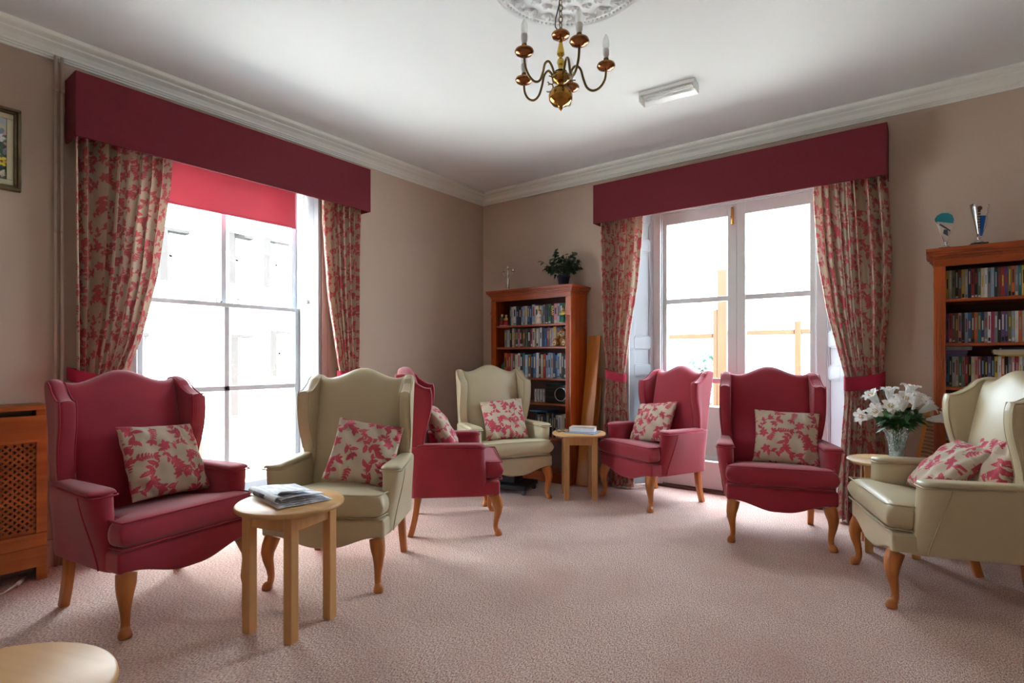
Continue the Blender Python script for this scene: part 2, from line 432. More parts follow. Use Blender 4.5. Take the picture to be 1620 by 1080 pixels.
def board(name, p, q, z0, z1, parent, panels, face):
    """panelled board from p to q in plan; face = +1/-1 side that shows the panels"""
    p = Vector((*p, 0)); q = Vector((*q, 0)); d = q - p; L_ = d.length; a = math.atan2(d.y, d.x)
    M = Matrix.Translation(p) @ Matrix.Rotation(a, 4, 'Z')
    if face < 0: M = M @ Matrix.Diagonal((1, -1, 1, 1))
    bb = panel_board(L_, z0, z1, .03, panels)
    o = bb.build(name, M_shut, parent, bevel=.002, M=M)
    if face < 0: o.data.flip_normals()
    return o
W1 = empty('window_1', (0, 0, 0), 0, 'tall white sash window in the left wall', None, None, 'structure')
fy0, fy1 = -3.30, -2.12
b = MB(); b.box(-.33, -.19, fy0 - .06, fy0, .12, ZW).box(-.33, -.19, fy1, fy1 + .06, .12, ZW).box(-.33, -.19, fy0, fy1, 2.56, ZW).box(-.33, -.19, fy0, fy1, .12, .16)
b.box(-.19, -.185, fy1 - .0, fy1 + .02, .12, ZW).box(-.19, -.178, fy0 - .02, fy0, .12, ZW).box(-.182, -.17, fy1, fy1 + .014, .12, ZW)
b.build('window_frame', M_white, W1, bevel=.003)
def sash(name, x0, x1, z0, z1, rails, bot, top):
    b = MB(); st = .042; ym = (fy0 + fy1) / 2; mu = .019
    b.box(x0, x1, fy0, fy0 + st, z0, z1).box(x0, x1, fy1 - st, fy1, z0, z1).box(x0, x1, fy0 + st, fy1 - st, z0, z0 + bot).box(x0, x1, fy0 + st, fy1 - st, z1 - top, z1)
    b.box(x0 + .004, x1 - .004, ym - mu, ym + mu, z0 + bot, z1 - top)
    for r in rails: b.box(x0 + .004, x1 - .004, fy0 + st, fy1 - st, r - mu, r + mu)
    o = b.build(name, M_white, W1, bevel=.003)
    xm = (x0 + x1) / 2
    MB().box(xm - .002, xm + .002, fy0 + st - .005, fy1 - st + .005, z0 + bot - .005, z1 - top + .005).build('glass_pane', M_glass, o)
    return o
sash('upper_sash', -.285, -.245, 1.555, 2.56, [], .035, .05)
lo = sash('lower_sash', -.235, -.195, .16, 1.59, [.952], .07, .032)
b = MB(); b.box(-.245, -.195, -2.76, -2.745, 1.59, 1.60); b.tube([(-.22, -2.66, 1.592), (-.22, -2.66, 1.615), (-.2, -2.645, 1.625), (-.19, -2.62, 1.622)], .006, 8); b.tube([(-.22, -2.775, 1.592), (-.22, -2.775, 1.618)], .006, 8)
b.build('sash_lock', M_tile, lo)
board('shutter', (0.0, WY1 + .0), (-.19, fy1 + .025), .14, 2.66, W1, PAN, -1)
board('shutter', (0.0, WY0 - .0), (-.19, fy0 - .025), .14, 2.66, W1, PAN, 1)
MB().box(-.19, .0, WY0, WY1, 2.655, 2.685).build('head_lining', M_white, W1)
MB().box(-.20, .025, WY0 - .02, WY1 + .02, .10, .14).build('window_sill', M_white, W1, bevel=.004)
b = MB(); b.box(0, .018, WY1, WY1 + .07, 0, ZW).box(0, .018, WY0 - .07, WY0, 0, ZW).box(.018, .026, WY1 + .05, WY1 + .07, 0, ZW).box(.018, .026, WY0 - .07, WY0 - .05, 0, ZW)
b.build('architrave', mat('shade_tinted_architrave', (176, 148, 140), .5), W1, bevel=.003)  # pinkish-brown tint puts the shadow on the jamb into the paint colour

# ------------------------------------------------------------------ french doors (back wall) : door_1
D1 = empty('door_1', (0, 0, 0), 0, 'white glazed double doors in the back wall', None, None, 'structure')
dx0, dx1 = 1.955, 3.295; dy = .20
b = MB(); b.box(dx0 - .05, dx0 + .035, dy - .02, dy + .12, 0, ZW).box(dx1 - .035, dx1 + .05, dy - .02, dy + .12, 0, ZW).box(dx0, dx1, dy - .02, dy + .12, 2.51, ZW)
b.box(dx0 + .035, dx0 + .047, dy - .005, dy + .01, 0, 2.51).box(dx1 - .047, dx1 - .035, dy - .005, dy + .01, 0, 2.51).box(dx0 + .035, dx1 - .035, dy - .005, dy + .01, 2.498, 2.51)
b.build('door_frame', M_white, D1, bevel=.003)
def leaf(xa, xb, hinge_left):
    y0, y1 = dy + .012, dy + .056; st0, st1 = (.05, .075) if hinge_left else (.07, .05)
    b = MB(); zt = 2.51; bars = [.98, 1.695]
    b.box(xa, xa + st0, y0, y1, .03, zt).box(xb - st1, xb, y0, y1, .03, zt).box(xa + st0, xb - st1, y0, y1, .03, .27).box(xa + st0, xb - st1, y0, y1, 2.40, zt)
    for z in bars: b.box(xa + st0, xb - st1, y0 + .006, y1 - .006, z - .022, z + .022)
    b.box(xa + .02, xb - .02, y0 - .006, y0, .255, .27)
    o = b.build('door_leaf', M_whitedoor, D1, bevel=.004)
    ym = (y0 + y1) / 2
    MB().box(xa + st0 - .005, xb - st1 + .005, ym - .002, ym + .002, .26, 2.41).build('glass_pane', M_glass, o)
    return o
l1 = leaf(1.99, 2.655, True); l2 = leaf(2.656, 3.26, False)
b = MB(); b.box(2.612, 2.630, dy, dy + .012, 2.32, 2.47).tube([(2.621, dy - .006, 2.33), (2.621, dy - .006, 2.46)], .005, 8); b.box(2.61, 2.632, dy - .006, dy + .01, 2.38, 2.395)
b.build('door_bolt', M_goldb, l1, bevel=.001)
MB().box(dx0 - .05, dx1 + .05, dy - .03, dy + .14, 0, .022).build('threshold', mat('threshold_wood', (74, 44, 34), .5), D1, bevel=.004)
board('shutter', (DX0, 0.0), (dx0 - .02, dy - .005), .02, 2.66, D1, PAN, -1)
board('shutter', (DX1, 0.0), (dx1 + .02, dy - .005), .02, 2.66, D1, PAN, 1)
MB().box(DX0, DX1, 0, dy, 2.655, 2.685).build('head_lining', M_white, D1)
b = MB(); b.box(DX0 - .06, DX0, -.018, 0, 0, ZW).box(DX1, DX1 + .06, -.018, 0, 0, ZW)
b.build('architrave', M_white, D1, bevel=.003)

# ------------------------------------------------------------------ pelmets
def pelmet(name, M, L_, z0, z1, d, label):
    """board pelmet: local x along the wall 0..L_, y into the room"""
    t = empty(name, (0, 0, 0), 0, label, 'pelmet', 'cloth covered pelmets over the windows')
    b = MB(); th = .014
    b.box(0, L_, d - th, d, z0, z1, M=M).box(0, th, 0, d - th, z0, z1, M=M).box(L_ - th, L_, 0, d - th, z0, z1, M=M)
    b.build('valance_board', M_pelmet, t, bevel=.004)
    MB().box(th, L_ - th, 0, d - th, z1 - .03, z1 - .012, M=M).build('top_board', M_pelmet, t)
    MB().box(th, L_ - th, .07, .09, z1 - .07, z1 - .055, M=M).build('curtain_rail', M_plastw, t)
    return t
ML = Matrix(((0, 1, 0, 0), (1, 0, 0, -3.718), (0, 0, 1, 0), (0, 0, 0, 1)))
MR = Matrix(((1, 0, 0, 1.497), (0, -1, 0, 0), (0, 0, 1, 0), (0, 0, 0, 1)))
pelmet('curtain_pelmet', ML, 2.015, 2.415, 2.778, .2, 'dark red cloth pelmet above the sash window on the left wall')
pelmet('curtain_pelmet', MR, 2.239, 2.415, 2.770, .2, 'dark red cloth pelmet above the double glazed doors')

# ------------------------------------------------------------------ curtains
def curtain(M, keys, label, seed, fab=1.35, npl=9, stack=.05, flip=1, ztop=2.72):
    """keys: z, left edge, right edge, pleat depth, distance from wall (local x along wall, y into the room)"""
    ns, nz = 250, 620; rng = random.Random(seed); zb = keys[-1][0]
    ks = sorted(keys); zz = [k[0] for k in ks]
    Z = ztop + (zb - ztop) * np.linspace(0, 1, nz); Sx = np.linspace(0, 1, ns)
    def itp(c): return np.interp(Z, zz, [k[c] for k in ks])
    def smooth(a):
        for _ in range(10): a = np.convolve(np.pad(a, 3, mode='edge'), np.ones(7) / 7, 'valid')
        return a
    L_, R_, A_, D_ = (smooth(itp(c)) for c in (1, 2, 3, 4)); A_ = A_ * 1.8
    # pleat phase with irregular widths
    ph = np.cumsum(np.interp(Sx, np.linspace(0, 1, 12), [rng.uniform(.55, 1.5) for _ in range(12)])); ph = ph / ph[-1] * npl * 2 * PI
    amp = np.interp(Sx, np.linspace(0, 1, 15), [rng.uniform(.55, 1.25) for _ in range(15)])
    zt = np.linspace(0, 1, nz)[:, None]
    wob = .5 * np.sin(zt * 3.1 + Sx[None, :] * 5 + seed) + .35 * np.sin(zt * 7 + Sx[None, :] * 9)
    PH = ph[None, :] + wob * .8
    y = D_[:, None] + A_[:, None] * amp[None, :] * (np.sin(PH) + .25 * np.sin(2 * PH + 1.1))
    x = L_[:, None] + (R_ - L_)[:, None] * Sx[None, :] + A_[:, None] * .35 * np.cos(PH) * np.sin(PI * Sx)[None, :]
    tight = np.clip(A_ / .03, 0, 1)[:, None]
    Zg = np.repeat(Z[:, None], ns, 1)
    pts = np.stack([x, y, Zg], -1).reshape(-1, 3)
    P4 = np.concatenate([pts, np.ones((len(pts), 1))], 1) @ np.array(M).T
    b = MB(); b.v = [tuple(p) for p in P4[:, :3]]
    fs = []
    for j in range(nz - 1):
        for i in range(ns - 1):
            k = j * ns + i; fs.append((k, k + ns, k + ns + 1, k + 1))
    b.f = fs; b.m = [0] * len(fs); b.sm = [True] * len(fs)
    o = b.build('window_curtain', M_print)
    # fabric coordinate follows the true cloth length across the folds at the top
    seg = np.hypot(np.diff(x[30]), np.diff(y[30])); U = np.concatenate([[0], np.cumsum(seg)])
    U = U * (fab / U[-1])
    set_print(o, np.repeat(U[None, :], nz, 0).ravel(), Zg.ravel(), 1.0, (rng.random(), rng.random()))
    tag(o, label, 'curtain', 'patterned curtains at the windows')
    return o
# left window: local x = world y + 3.718
def lw(y): return y + 3.718
curtain(ML, [(2.72, lw(-3.70), lw(-3.19), .026, .10), (2.3, lw(-3.70), lw(-3.205), .028, .10), (1.7, lw(-3.695), lw(-3.28), .026, .10), (1.3, lw(-3.69), lw(-3.37), .020, .10), (1.03, lw(-3.685), lw(-3.47), .014, .10), (.85, lw(-3.69), lw(-3.47), .016, .10), (.3, lw(-3.69), lw(-3.42), .022, .095), (.012, lw(-3.70), lw(-3.40), .024, .095)],
        'cream curtain with pink leaf print at the left side of the sash window', 2, fab=1.3, npl=8)
curtain(ML, [(2.72, lw(-2.12), lw(-1.72), .024, .10), (2.3, lw(-2.11), lw(-1.725), .024, .10), (1.7, lw(-2.06), lw(-1.73), .022, .10), (1.3, lw(-1.99), lw(-1.74), .018, .10), (1.05, lw(-1.945), lw(-1.755), .012, .10), (.85, lw(-1.95), lw(-1.745), .014, .10), (.3, lw(-1.97), lw(-1.73), .02, .095), (.012, lw(-1.98), lw(-1.73), .022, .095)],
        'pink leaf print curtain at the right side of the sash window, behind the cream armchair', 5, fab=1.1, npl=8)
def dw(x): return x - 1.497
curtain(MR, [(2.72, dw(1.525), dw(1.945), .024, .10), (2.3, dw(1.53), dw(1.935), .024, .10), (1.8, dw(1.54), dw(1.88), .022, .10), (1.4, dw(1.555), dw(1.81), .018, .10), (1.03, dw(1.59), dw(1.765), .012, .10), (.85, dw(1.575), dw(1.78), .015, .10), (.3, dw(1.55), dw(1.83), .022, .10), (.012, dw(1.54), dw(1.86), .026, .10)],
        'pink leaf print curtain left of the double doors, beside the leaning planks', 11, fab=1.2, npl=8)
curtain(MR, [(2.72, dw(3.27), dw(3.715), .024, .10), (2.3, dw(3.285), dw(3.74), .026, .10), (1.9, dw(3.31), dw(3.76), .026, .10), (1.5, dw(3.37), dw(3.745), .022, .10), (1.25, dw(3.43), dw(3.72), .018, .10), (1.02, dw(3.485), dw(3.71), .012, .10), (.85, dw(3.475), dw(3.715), .015, .10), (.3, dw(3.44), dw(3.73), .022, .10), (.012, dw(3.43), dw(3.74), .026, .10)],
        'pink leaf print curtain right of the double doors, behind the lilies', 17, fab=1.3, npl=8)
def tieback(M, xa, xb, za, zb, label, h=.075, seed=0):
    """band hooked to the wall, round the curtain"""
    xm, xr = (xa + xb) / 2, (xb - xa) / 2
    b = MB(); n = 40
    def P(sgn):
        def f(i, j):
            a = 2 * PI * i / n; t = j / 5
            r = 1 + sgn * .03; ca, sa = math.cos(a), math.sin(a)
            xx = xm + (xr + .008) * r * math.copysign(abs(ca) ** .7, ca); yy = .10 + .052 * r * math.copysign(abs(sa) ** .8, sa)
            zc = lerp(za, zb, (xx - xa) / (xb - xa)) - .012 * max(0, sa)
            return M @ Vector((xx, yy, zc + (t - .5) * h))
        return f
    b.grid(P(1), n, 6, closeu=True); b.grid(P(-1), n, 6, closeu=True, flip=True)
    o = b.build('curtain_tieback', M_tie)
    tag(o, label, 'tieback', 'red curtain tiebacks')
tieback(ML, lw(-3.72), lw(-3.47), 1.09, 1.03, 'dark red tieback on the curtain behind the large front red armchair')
tieback(ML, lw(-1.945), lw(-1.755), 1.04, 1.06, 'red tieback on the curtain behind the cream armchair by the sash window')
tieback(MR, dw(1.59), dw(1.765), 1.045, 1.005, 'red tieback on the curtain left of the double doors')
tieback(MR, dw(3.485), dw(3.71), 1.0, 1.035, 'red tieback on the curtain right of the double doors', h=.1)

# roller blind inside the left window
t = empty('roller_blind', (0, 0, 0), 0, 'bright red roller blind, half drawn, behind the pelmet of the sash window', 'blind')
b = MB(); b.box(-.152, -.149, -3.285, -2.185, 2.245, 2.62); b.build('blind_cloth', M_blind, t)
b = MB(); b.tube([(-.15, -3.29, 2.63), (-.15, -2.17, 2.63)], .022, 14); b.build('roller', M_plastw, t)
b = MB(); b.box(-.157, -.144, -3.285, -2.185, 2.232, 2.248); b.build('bottom_bar', M_blind, t, bevel=.003)
b = MB(); b.tube([(-.12, -2.135, 2.62), (-.11, -2.12, 2.0), (-.10, -2.118, 1.66)], .0022, 6); b.lathe([(.001, 0), (.011, -.004), (.014, -.02), (.010, -.036), (.001, -.04)], 12, (-.10, -2.118, 1.66))
b.build('pull_cord', M_plastw, t)

# heating pipes up the wall
for i, (py, lb) in enumerate(((-3.766, 'cream painted pipe up the left wall, the one nearer the picture'), (-3.737, 'cream painted pipe up the left wall, the one nearer the curtain'))):
    t = empty('heating_pipe', (0, 0, 0), 0, lb, 'pipe', 'heating pipes by the left pelmet')
    MB().tube([(.030, py, 0), (.030, py, 2.89)], .0085, 12).build('pipe_run', M_wall, t)
    for z in (.9, 1.9, 2.7): MB().tube([(.0, py, z), (.030, py, z)], .004, 6).lathe([(.009, -.008), (.0112, -.008), (.0112, .008), (.009, .008)], 12, (.030, py, z)).build('pipe_clip', M_wall, t)

# ------------------------------------------------------------------ framed picture
t = empty('framed_picture', (0, 0, 0), 0, 'flower painting in a bronze frame on the left wall', 'picture')
py0, py1, pz0, pz1 = -4.50, -3.912, 2.083, 2.527
def frame_ring(y0, y1, z0, z1, wd, x0, x1):
    b = MB(); b.box(x0, x1, y0, y1, z0, z0 + wd).box(x0, x1, y0, y1, z1 - wd, z1).box(x0, x1, y0, y0 + wd, z0 + wd, z1 - wd).box(x0, x1, y1 - wd, y1, z0 + wd, z1 - wd); return b
b = frame_ring(py0, py1, pz0, pz1, .016, 0, .030); b2 = frame_ring(py0 + .016, py1 - .016, pz0 + .016, pz1 - .016, .014, 0, .022); b.add(b2.v, b2.f)
b.build('frame', mat('bronze_frame', (108, 92, 62), .4, .5, var=.3, vscale=20), t, bevel=.004)
frame_ring(py0 + .030, py1 - .030, pz0 + .030, pz1 - .030, .028, 0, .014).build('mount', mat('picture_mount', (186, 180, 150), .6), t, bevel=.002)
rng = random.Random(9); ny, nz = 130, 100; yy = np.linspace(py0 + .056, py1 - .056, ny); zz = np.linspace(pz0 + .056, pz1 - .056, nz)
YY, ZZ = np.meshgrid(yy, zz); col = np.zeros((nz, ny, 3)); tz = (ZZ - zz[0]) / (zz[-1] - zz[0])
col[:] = s2l((70, 92, 70)); col[tz > .62] = s2l((176, 178, 150)); col[tz > .88] = s2l((160, 168, 186))
for _ in range(420):
    cy, cz = rng.uniform(yy[0], yy[-1]), rng.uniform(zz[0], zz[-1] - .03); r = rng.uniform(.006, .02); th_ = rng.uniform(0, 3.14)
    dd = np.hypot((YY - cy) * math.cos(th_) + (ZZ - cz) * math.sin(th_), 2.0 * ((ZZ - cz) * math.cos(th_) - (YY - cy) * math.sin(th_)))
    col[dd < r] = s2l(rng.choice([(60, 78, 110), (70, 100, 60), (90, 120, 80), (120, 130, 150), (200, 150, 150), (54, 62, 84), (190, 186, 160)]))
for cy, cz, r, c in ((-3.99, 2.235, .022, (216, 190, 60)), (-4.03, 2.33, .016, (214, 196, 90)), (-4.0, 2.36, .02, (214, 206, 214)), (-4.02, 2.27, .022, (186, 180, 200)), (-4.1, 2.22, .02, (214, 190, 70)), (-4.15, 2.33, .024, (210, 205, 210)), (-4.25, 2.25, .024, (220, 200, 90)), (-4.3, 2.36, .02, (200, 120, 120))):
    an = np.arctan2(ZZ - cz, YY - cy); dd = np.hypot(YY - cy, ZZ - cz); col[dd < r * (1 + .25 * np.cos(an * 6))] = s2l(c); col[dd < r * .3] = s2l((120, 90, 40))
b = MB(); b.grid(lambda i, j: (.010, yy[i], zz[j]), ny, nz, smooth=False)
o = b.build('canvas', attr_mat('painting', .5), t)
c4 = np.ones((ny * nz, 4), np.float32); c4[:, :3] = col.reshape(-1, 3); a = o.data.attributes.new('print', 'FLOAT_COLOR', 'POINT'); a.data.foreach_set('color', c4.ravel())

# ------------------------------------------------------------------ radiator cover with pierced grille
t = empty('radiator_cover', (0, 0, 0), 0, 'wooden radiator cover with a cross-pierced grille at the far left', 'radiator cover')
ry0, ry1 = -4.93, -3.84
MB().box(.0, .225, ry0 - .02, ry1 + .01, .905, .93).build('top_board', M_radi, t, bevel=.004)
b = MB(); b.box(.18, .20, ry0, ry1, .74, .875).box(.18, .20, ry0, ry1, .07, .25).box(.18, .20, ry0, ry0 + .06, .25, .74).box(.18, .20, ry1 - .045, ry1, .25, .74)
b.box(.196, .206, ry0, ry1, .735, .75).box(.196, .208, ry0, ry1, .235, .25).box(.196, .206, ry0, ry1, .17, .178)
b.box(.18, .20, ry1 - .045, ry1, 0, .07).box(.18, .20, ry1 - .045, ry1, .875, .905).box(.18, .20, ry0, ry0 + .06, 0, .07)
b.box(0.0, .18, ry1 - .02, ry1, 0, .905).box(0, .18, ry0, ry0 + .02, 0, .905)
b.build('cover_frame', M_radi, t, bevel=.002)
cell = .0055; nyc = int((ry1 - .045 - ry0 - .06) / cell); nzc = int(.49 / cell); occ = np.ones((nzc, nyc), bool)
for r in range(0, nzc // 3 + 2):
    for c in range(0, nyc // 5 + 2):
        cz = r * 3 + 1; cy = c * 6 + (3 if r % 2 else 0) + 1
        for dz, dy_ in ((0, 0), (1, 0), (-1, 0), (0, 1), (0, -1)):
            if 0 <= cz + dz < nzc and 0 <= cy + dy_ < nyc and cz > 1 and cz < nzc - 2: occ[cz + dz, cy + dy_] = False
b = MB(); vid = {}
def gv(i, j):
    if (i, j) not in vid: vid[(i, j)] = len(b.v); b.v.append((.190, ry0 + .06 + i * cell, .25 + j * cell))
    return vid[(i, j)]
for j in range(nzc):
    for i in range(nyc):
        if occ[j, i]: b.f.append((gv(i, j), gv(i + 1, j), gv(i + 1, j + 1), gv(i, j + 1))); b.m.append(0); b.sm.append(False)
g = b.build('grille_panel', M_grille, t); so_ = g.modifiers.new('solid', 'SOLIDIFY'); so_.thickness = .005
b = MB()
for k in range(22): b.box(.05, .12, ry0 + .06 + k * .046, ry0 + .06 + k * .046 + .03, .14, .80)
tag(b.build('radiator_body', mat('radiator_grey', (60, 54, 50), .5), t, bevel=.01))
MB().tube([(.30, -4.6, .010), (.28, -4.25, .010), (.306, -4.033, .010), (.21, -3.96, .010), (.12, -3.915, .010)], .006, 8).tube([(.17, -3.935, .013), (.225, -3.965, .013)], .011, 8).build('white_cable', M_plastw)
tag(bpy.data.objects['white_cable'], 'short white cable lying on the carpet under the radiator cover', 'cable')

# ------------------------------------------------------------------ wing armchairs
ZS = .495
def xrear(z): return -.010 - .015 * (z - .26) - .15 * max(0, z - .40) ** 1.0 * 1.12 if z > .4 else -.010 + 0 * z - .015 * (z - .26)
def make_chair(fab, pipe, label, name='wing_armchair'):
    R = empty(name, (0, 0, 0), 0, label, 'armchair', 'high backed wing armchairs round the room')
    def pip(pts, parent, r=.0042): MB().tube(pts, r, 6).build('piping', pipe, parent)
    # seat base with bowed apron
    def zbot(y):
        t = abs(y) / .30; return .212 + .058 * sm((t - .12) / .78) + (.0 if t < 1 else .0)
    b = MB(); nb = 30; x0, x1 = .0, .565; ys = [-.318 + .636 * i / nb for i in range(nb + 1)]
    b.prism([(x, z) for x, z in ()] or [(ys[i], zbot(ys[i])) for i in range(nb + 1)] + [(.318, .362), (-.318, .362)], .45, x1, 'yz')
    b.box(x0, .46, -.315, .315, .262, .36)
    base = b.build('seat_base', fab, R, bevel=.014, seg=3)
    # seat cushion, T shaped
    def hw(x): return .262 + .058 * sm((x - .445) / .03)
    def P(u, v):
        x = .325 + .262 * v; c = (1 - u * u) * (1 - v * v) * .008
        return (x, u * hw(x), .432 + c - .05 * (1 - sm((x - .06) / .50))), (0, 0, 1)
    b = MB(); b.pillow(P, lambda u, v: .064, 26, 30, 14, 14)
    seat = b.build('seat_cushion', fab, R, weld=True)
    for zz_ in (.376, .489):
        out = []
        for k in range(61):
            s_ = k / 60 * 4 - 2          # walk round the front T only
            if s_ < -1: out.append((lerp(.40, .572, sm((s_ + 2) * 1.25)), -(hw(lerp(.40, .583, sm((s_ + 2) * 1.25)))) + .003, zz_))
            elif s_ < 1: out.append((.580, s_ * .312, zz_))
            else: out.append((lerp(.572, .40, sm((s_ - 1) * 1.25 - .25)), hw(lerp(.583, .40, sm((s_ - 1) * 1.25 - .25))) - .003, zz_))
        pip([(a, b_, c + .001 - .05 * (1 - sm((a - .06) / .50))) for a, b_, c in out if abs(b_) <= .316], seat)
    # back with serpentine top
    def ztop(y):
        t = abs(y) / .262; return 1.118 - .062 * sm(t / .78) + .012 * max(0, (t - .8) / .2) ** 2
    def PB_(u, v):
        y = u * .272; z = lerp(.36, ztop(y), (v + 1) / 2); xr_ = xrear(z)
        return (xr_ + .052, y, z), (1, 0, .16)
    def thb(u, v):
        z = lerp(.36, 1.10, (v + 1) / 2); return .052
    def thf(u, v): return .052 + .030 * (1 - u * u) * (1 - max(0, v) ** 4) * (1 if v < .3 else 1 - .25 * (v - .3))
    b = MB(); b.pillow(PB_, thf, 26, 28, 16, 18, th2=thb)
    b.build('backrest', fab, R, weld=True)
    # rear panel below
    MB().prism([(-.013, .262), (-.012, .40), (xrear(.60) + .004, .60), (xrear(.6) + .06, .60), (.05, .262)], -.30, .30, 'xz').build('back_panel', fab, R, bevel=.012, seg=3)
    # wings
    for s in (-1, 1):
        def xf(z):
            return .068 + .052 * sm((z - .60) / .30) - .012 * sm((z - .93) / .08)
        def PW(u, v):
            t = (u + 1) / 2; h = (v + 1) / 2
            zt = 1.072 + .012 * math.sin(t * PI) * (t < .5) - .088 * sm((t - .18) / .72)
            z = lerp(.54, zt, h); x = lerp(xrear(z) + .01, xf(z), t)
            y = s * (.280 + .026 * t * sm((z - .50) / .3))
            return (x, y, z), (0, s, 0)
        def thw(u, v): return .033 + .004 * sm((u - .2) / .6)
        b = MB(); b.pillow(PW, thw, 22, 26, 16, 26)
        wing = b.build('wing', fab, R, weld=True)
        for dy_ in (-.033, .033):
            pts = []
            for k in range(24):
                v = -0.55 + 1.53 * k / 23; p, _ = PW(.93, v); pts.append((p[0], p[1] + s * dy_, p[2]))
            for k in range(1, 12):
                u = .93 - 1.25 * k / 11; p, _ = PW(u, .965); pts.append((p[0], p[1] + s * dy_, p[2] + .002))
            pip(pts, wing, .0036)
    # arms
    for s in (-1, 1):
        def prof(z, x):
            k = sm((z - .26) / .35); f_ = sm((x - .02) / .42)
            outer = .328 + (.012 + .034 * f_) * k; inner = .262
            return inner, outer
        def PA_(u, v):
            z = lerp(.262, .600, (v + 1) / 2); xe = .462 + .018 * (1 - (z - .26) / .34); x = lerp(-.012 + xrear(max(z, .4)) * .6, xe, (u + 1) / 2)
            i_, o_ = prof(z, x); return (x, s * (i_ + o_) / 2, z), (0, s, 0)
        def tha(u, v):
            z = lerp(.262, .600, (v + 1) / 2); x = lerp(-.02, .47, (u + 1) / 2); i_, o_ = prof(z, x); return (o_ - i_) / 2
        b = MB(); b.pillow(PA_, tha, 30, 20, 7, 40)
        arm = b.build('arm', fab, R, weld=True)
        # padded arm top
        def PT(u, v):
            x = lerp(.02, .464 - .035 * (1 - math.sqrt(1 - .96 * v * v)), (u + 1) / 2); i_, o_ = prof(.60, x); y = s * ((i_ + o_) / 2 + v * ((o_ - i_) / 2 - .001) * (1 - .10 * max(0, -u)))
            return (x, y, .598), (0, 0, 1)
        b = MB(); b.pillow(PT, lambda u, v: .020, 24, 14, 12, 6, th2=lambda u, v: .004)
        b.build('arm_pad', fab, arm, weld=True)
        pts = []
        for k in range(40):
            a = -PI / 2 + PI * k / 39
            pts.append((.43 + .034 * max(0, math.cos(a)) ** .45, s * (.3185 + .0575 * math.sin(a)), .589))
        i_, o_ = prof(.586, .05)
        pts = [(.10, s * (.262 - .001), .589)] + pts + [(.10, s * (o_ + .0), .589)]
        pip(pts, arm, .0038)
        # seam of the front facing
        pts = []
        for k in range(14):
            z = lerp(.270, .582, k / 13); x = lerp(.425, .345, k / 13); i_, o_ = prof(z, x); pts.append((x, s * (o_ + .0005), z))
        pip(pts, arm, .003)
    # legs
    def sq(p):
        def f(a):
            c, s_ = math.cos(a), math.sin(a); k = (abs(c) ** p + abs(s_) ** p) ** (-1 / p); return c * k, s_ * k
        return f
    for s in (-1, 1):
        key = [(.262, .533, .272, .037), (.225, .547, .281, .036), (.19, .555, .288, .031), (.15, .553, .287, .0245), (.10, .542, .281, .0185), (.06, .537, .278, .016), (.035, .541, .281, .0165), (.022, .553, .287, .023), (.010, .557, .290, .026), (.0, .556, .289, .022)]
        pts, rr = [], []
        for k in range(37):
            z = .262 * (1 - k / 36); zs_ = [q[0] for q in key][::-1]
            pts.append((np.interp(z, zs_, [q[1] for q in key][::-1]), s * np.interp(z, zs_, [q[2] for q in key][::-1]), z)); rr.append(float(np.interp(z, zs_, [q[3] for q in key][::-1])))
        MB().tube(pts, rr, 16, sect=sq(2.6), up=(1, 0, 0)).build('leg', M_leg, R)
    for s in (-1, 1):
        pts = []; rr = []
        for k in range(9):
            t = k / 8; z = .27 * (1 - t); pts.append((.022 - .048 * t ** 1.8, s * (.262 + .006 * t), z)); rr.append(.029 - .003 * t)
        MB().tube(pts, rr, 4, up=(1, 0, 0)).build('leg', M_leg, R, bevel=.004)
        for p_ in R.children[-1].data.polygons: p_.use_smooth = False
    return R
CH = {}
def chair_mat(fm, ang):
    """front-feet midpoint and forward heading -> matrix"""
    a = math.radians(ang); o = Vector((fm[0], fm[1], 0)) - Vector((math.cos(a), math.sin(a), 0)) * .556
    return Matrix.Translation(o) @ Matrix.Rotation(a, 4, 'Z')
CHAIRS = [
    ('red', (1.222, -3.530), 9, 'large red wing armchair nearest the camera on the left, by the radiator cover'),
    ('cream', (1.515, -3.035), -56, 'cream wing armchair with its back to the sash window, behind the newspaper table'),
    ('red', (1.475, -1.605), 44, 'red wing armchair seen from its side, between the two cream armchairs'),
    ('cream', (1.285, -1.073), -28, 'cream wing armchair in the corner in front of the bookcase'),
    ('red', (2.0, -.575), -114, 'red wing armchair turned sideways left of the double doors'),
    ('red', (3.225, -.92), -71, 'red wing armchair facing out in front of the double doors'),
    ('cream', (3.72, -1.24), -160, 'cream wing armchair at the right edge, holding two cushions'),
]
proto = {}
CM = []
for kind, fm, ang, lb in CHAIRS:
    M = chair_mat(fm, ang); CM.append(M)
    if kind not in proto:
        proto[kind] = make_chair(M_red if kind == 'red' else M_cream, M_redpipe if kind == 'red' else M_creampipe, lb)
        o = proto[kind]
    else:
        o = copy_tree(proto[kind])
    o.matrix_world = M; o['label'] = lb
    o['group'] = kind + ' wing armchairs'

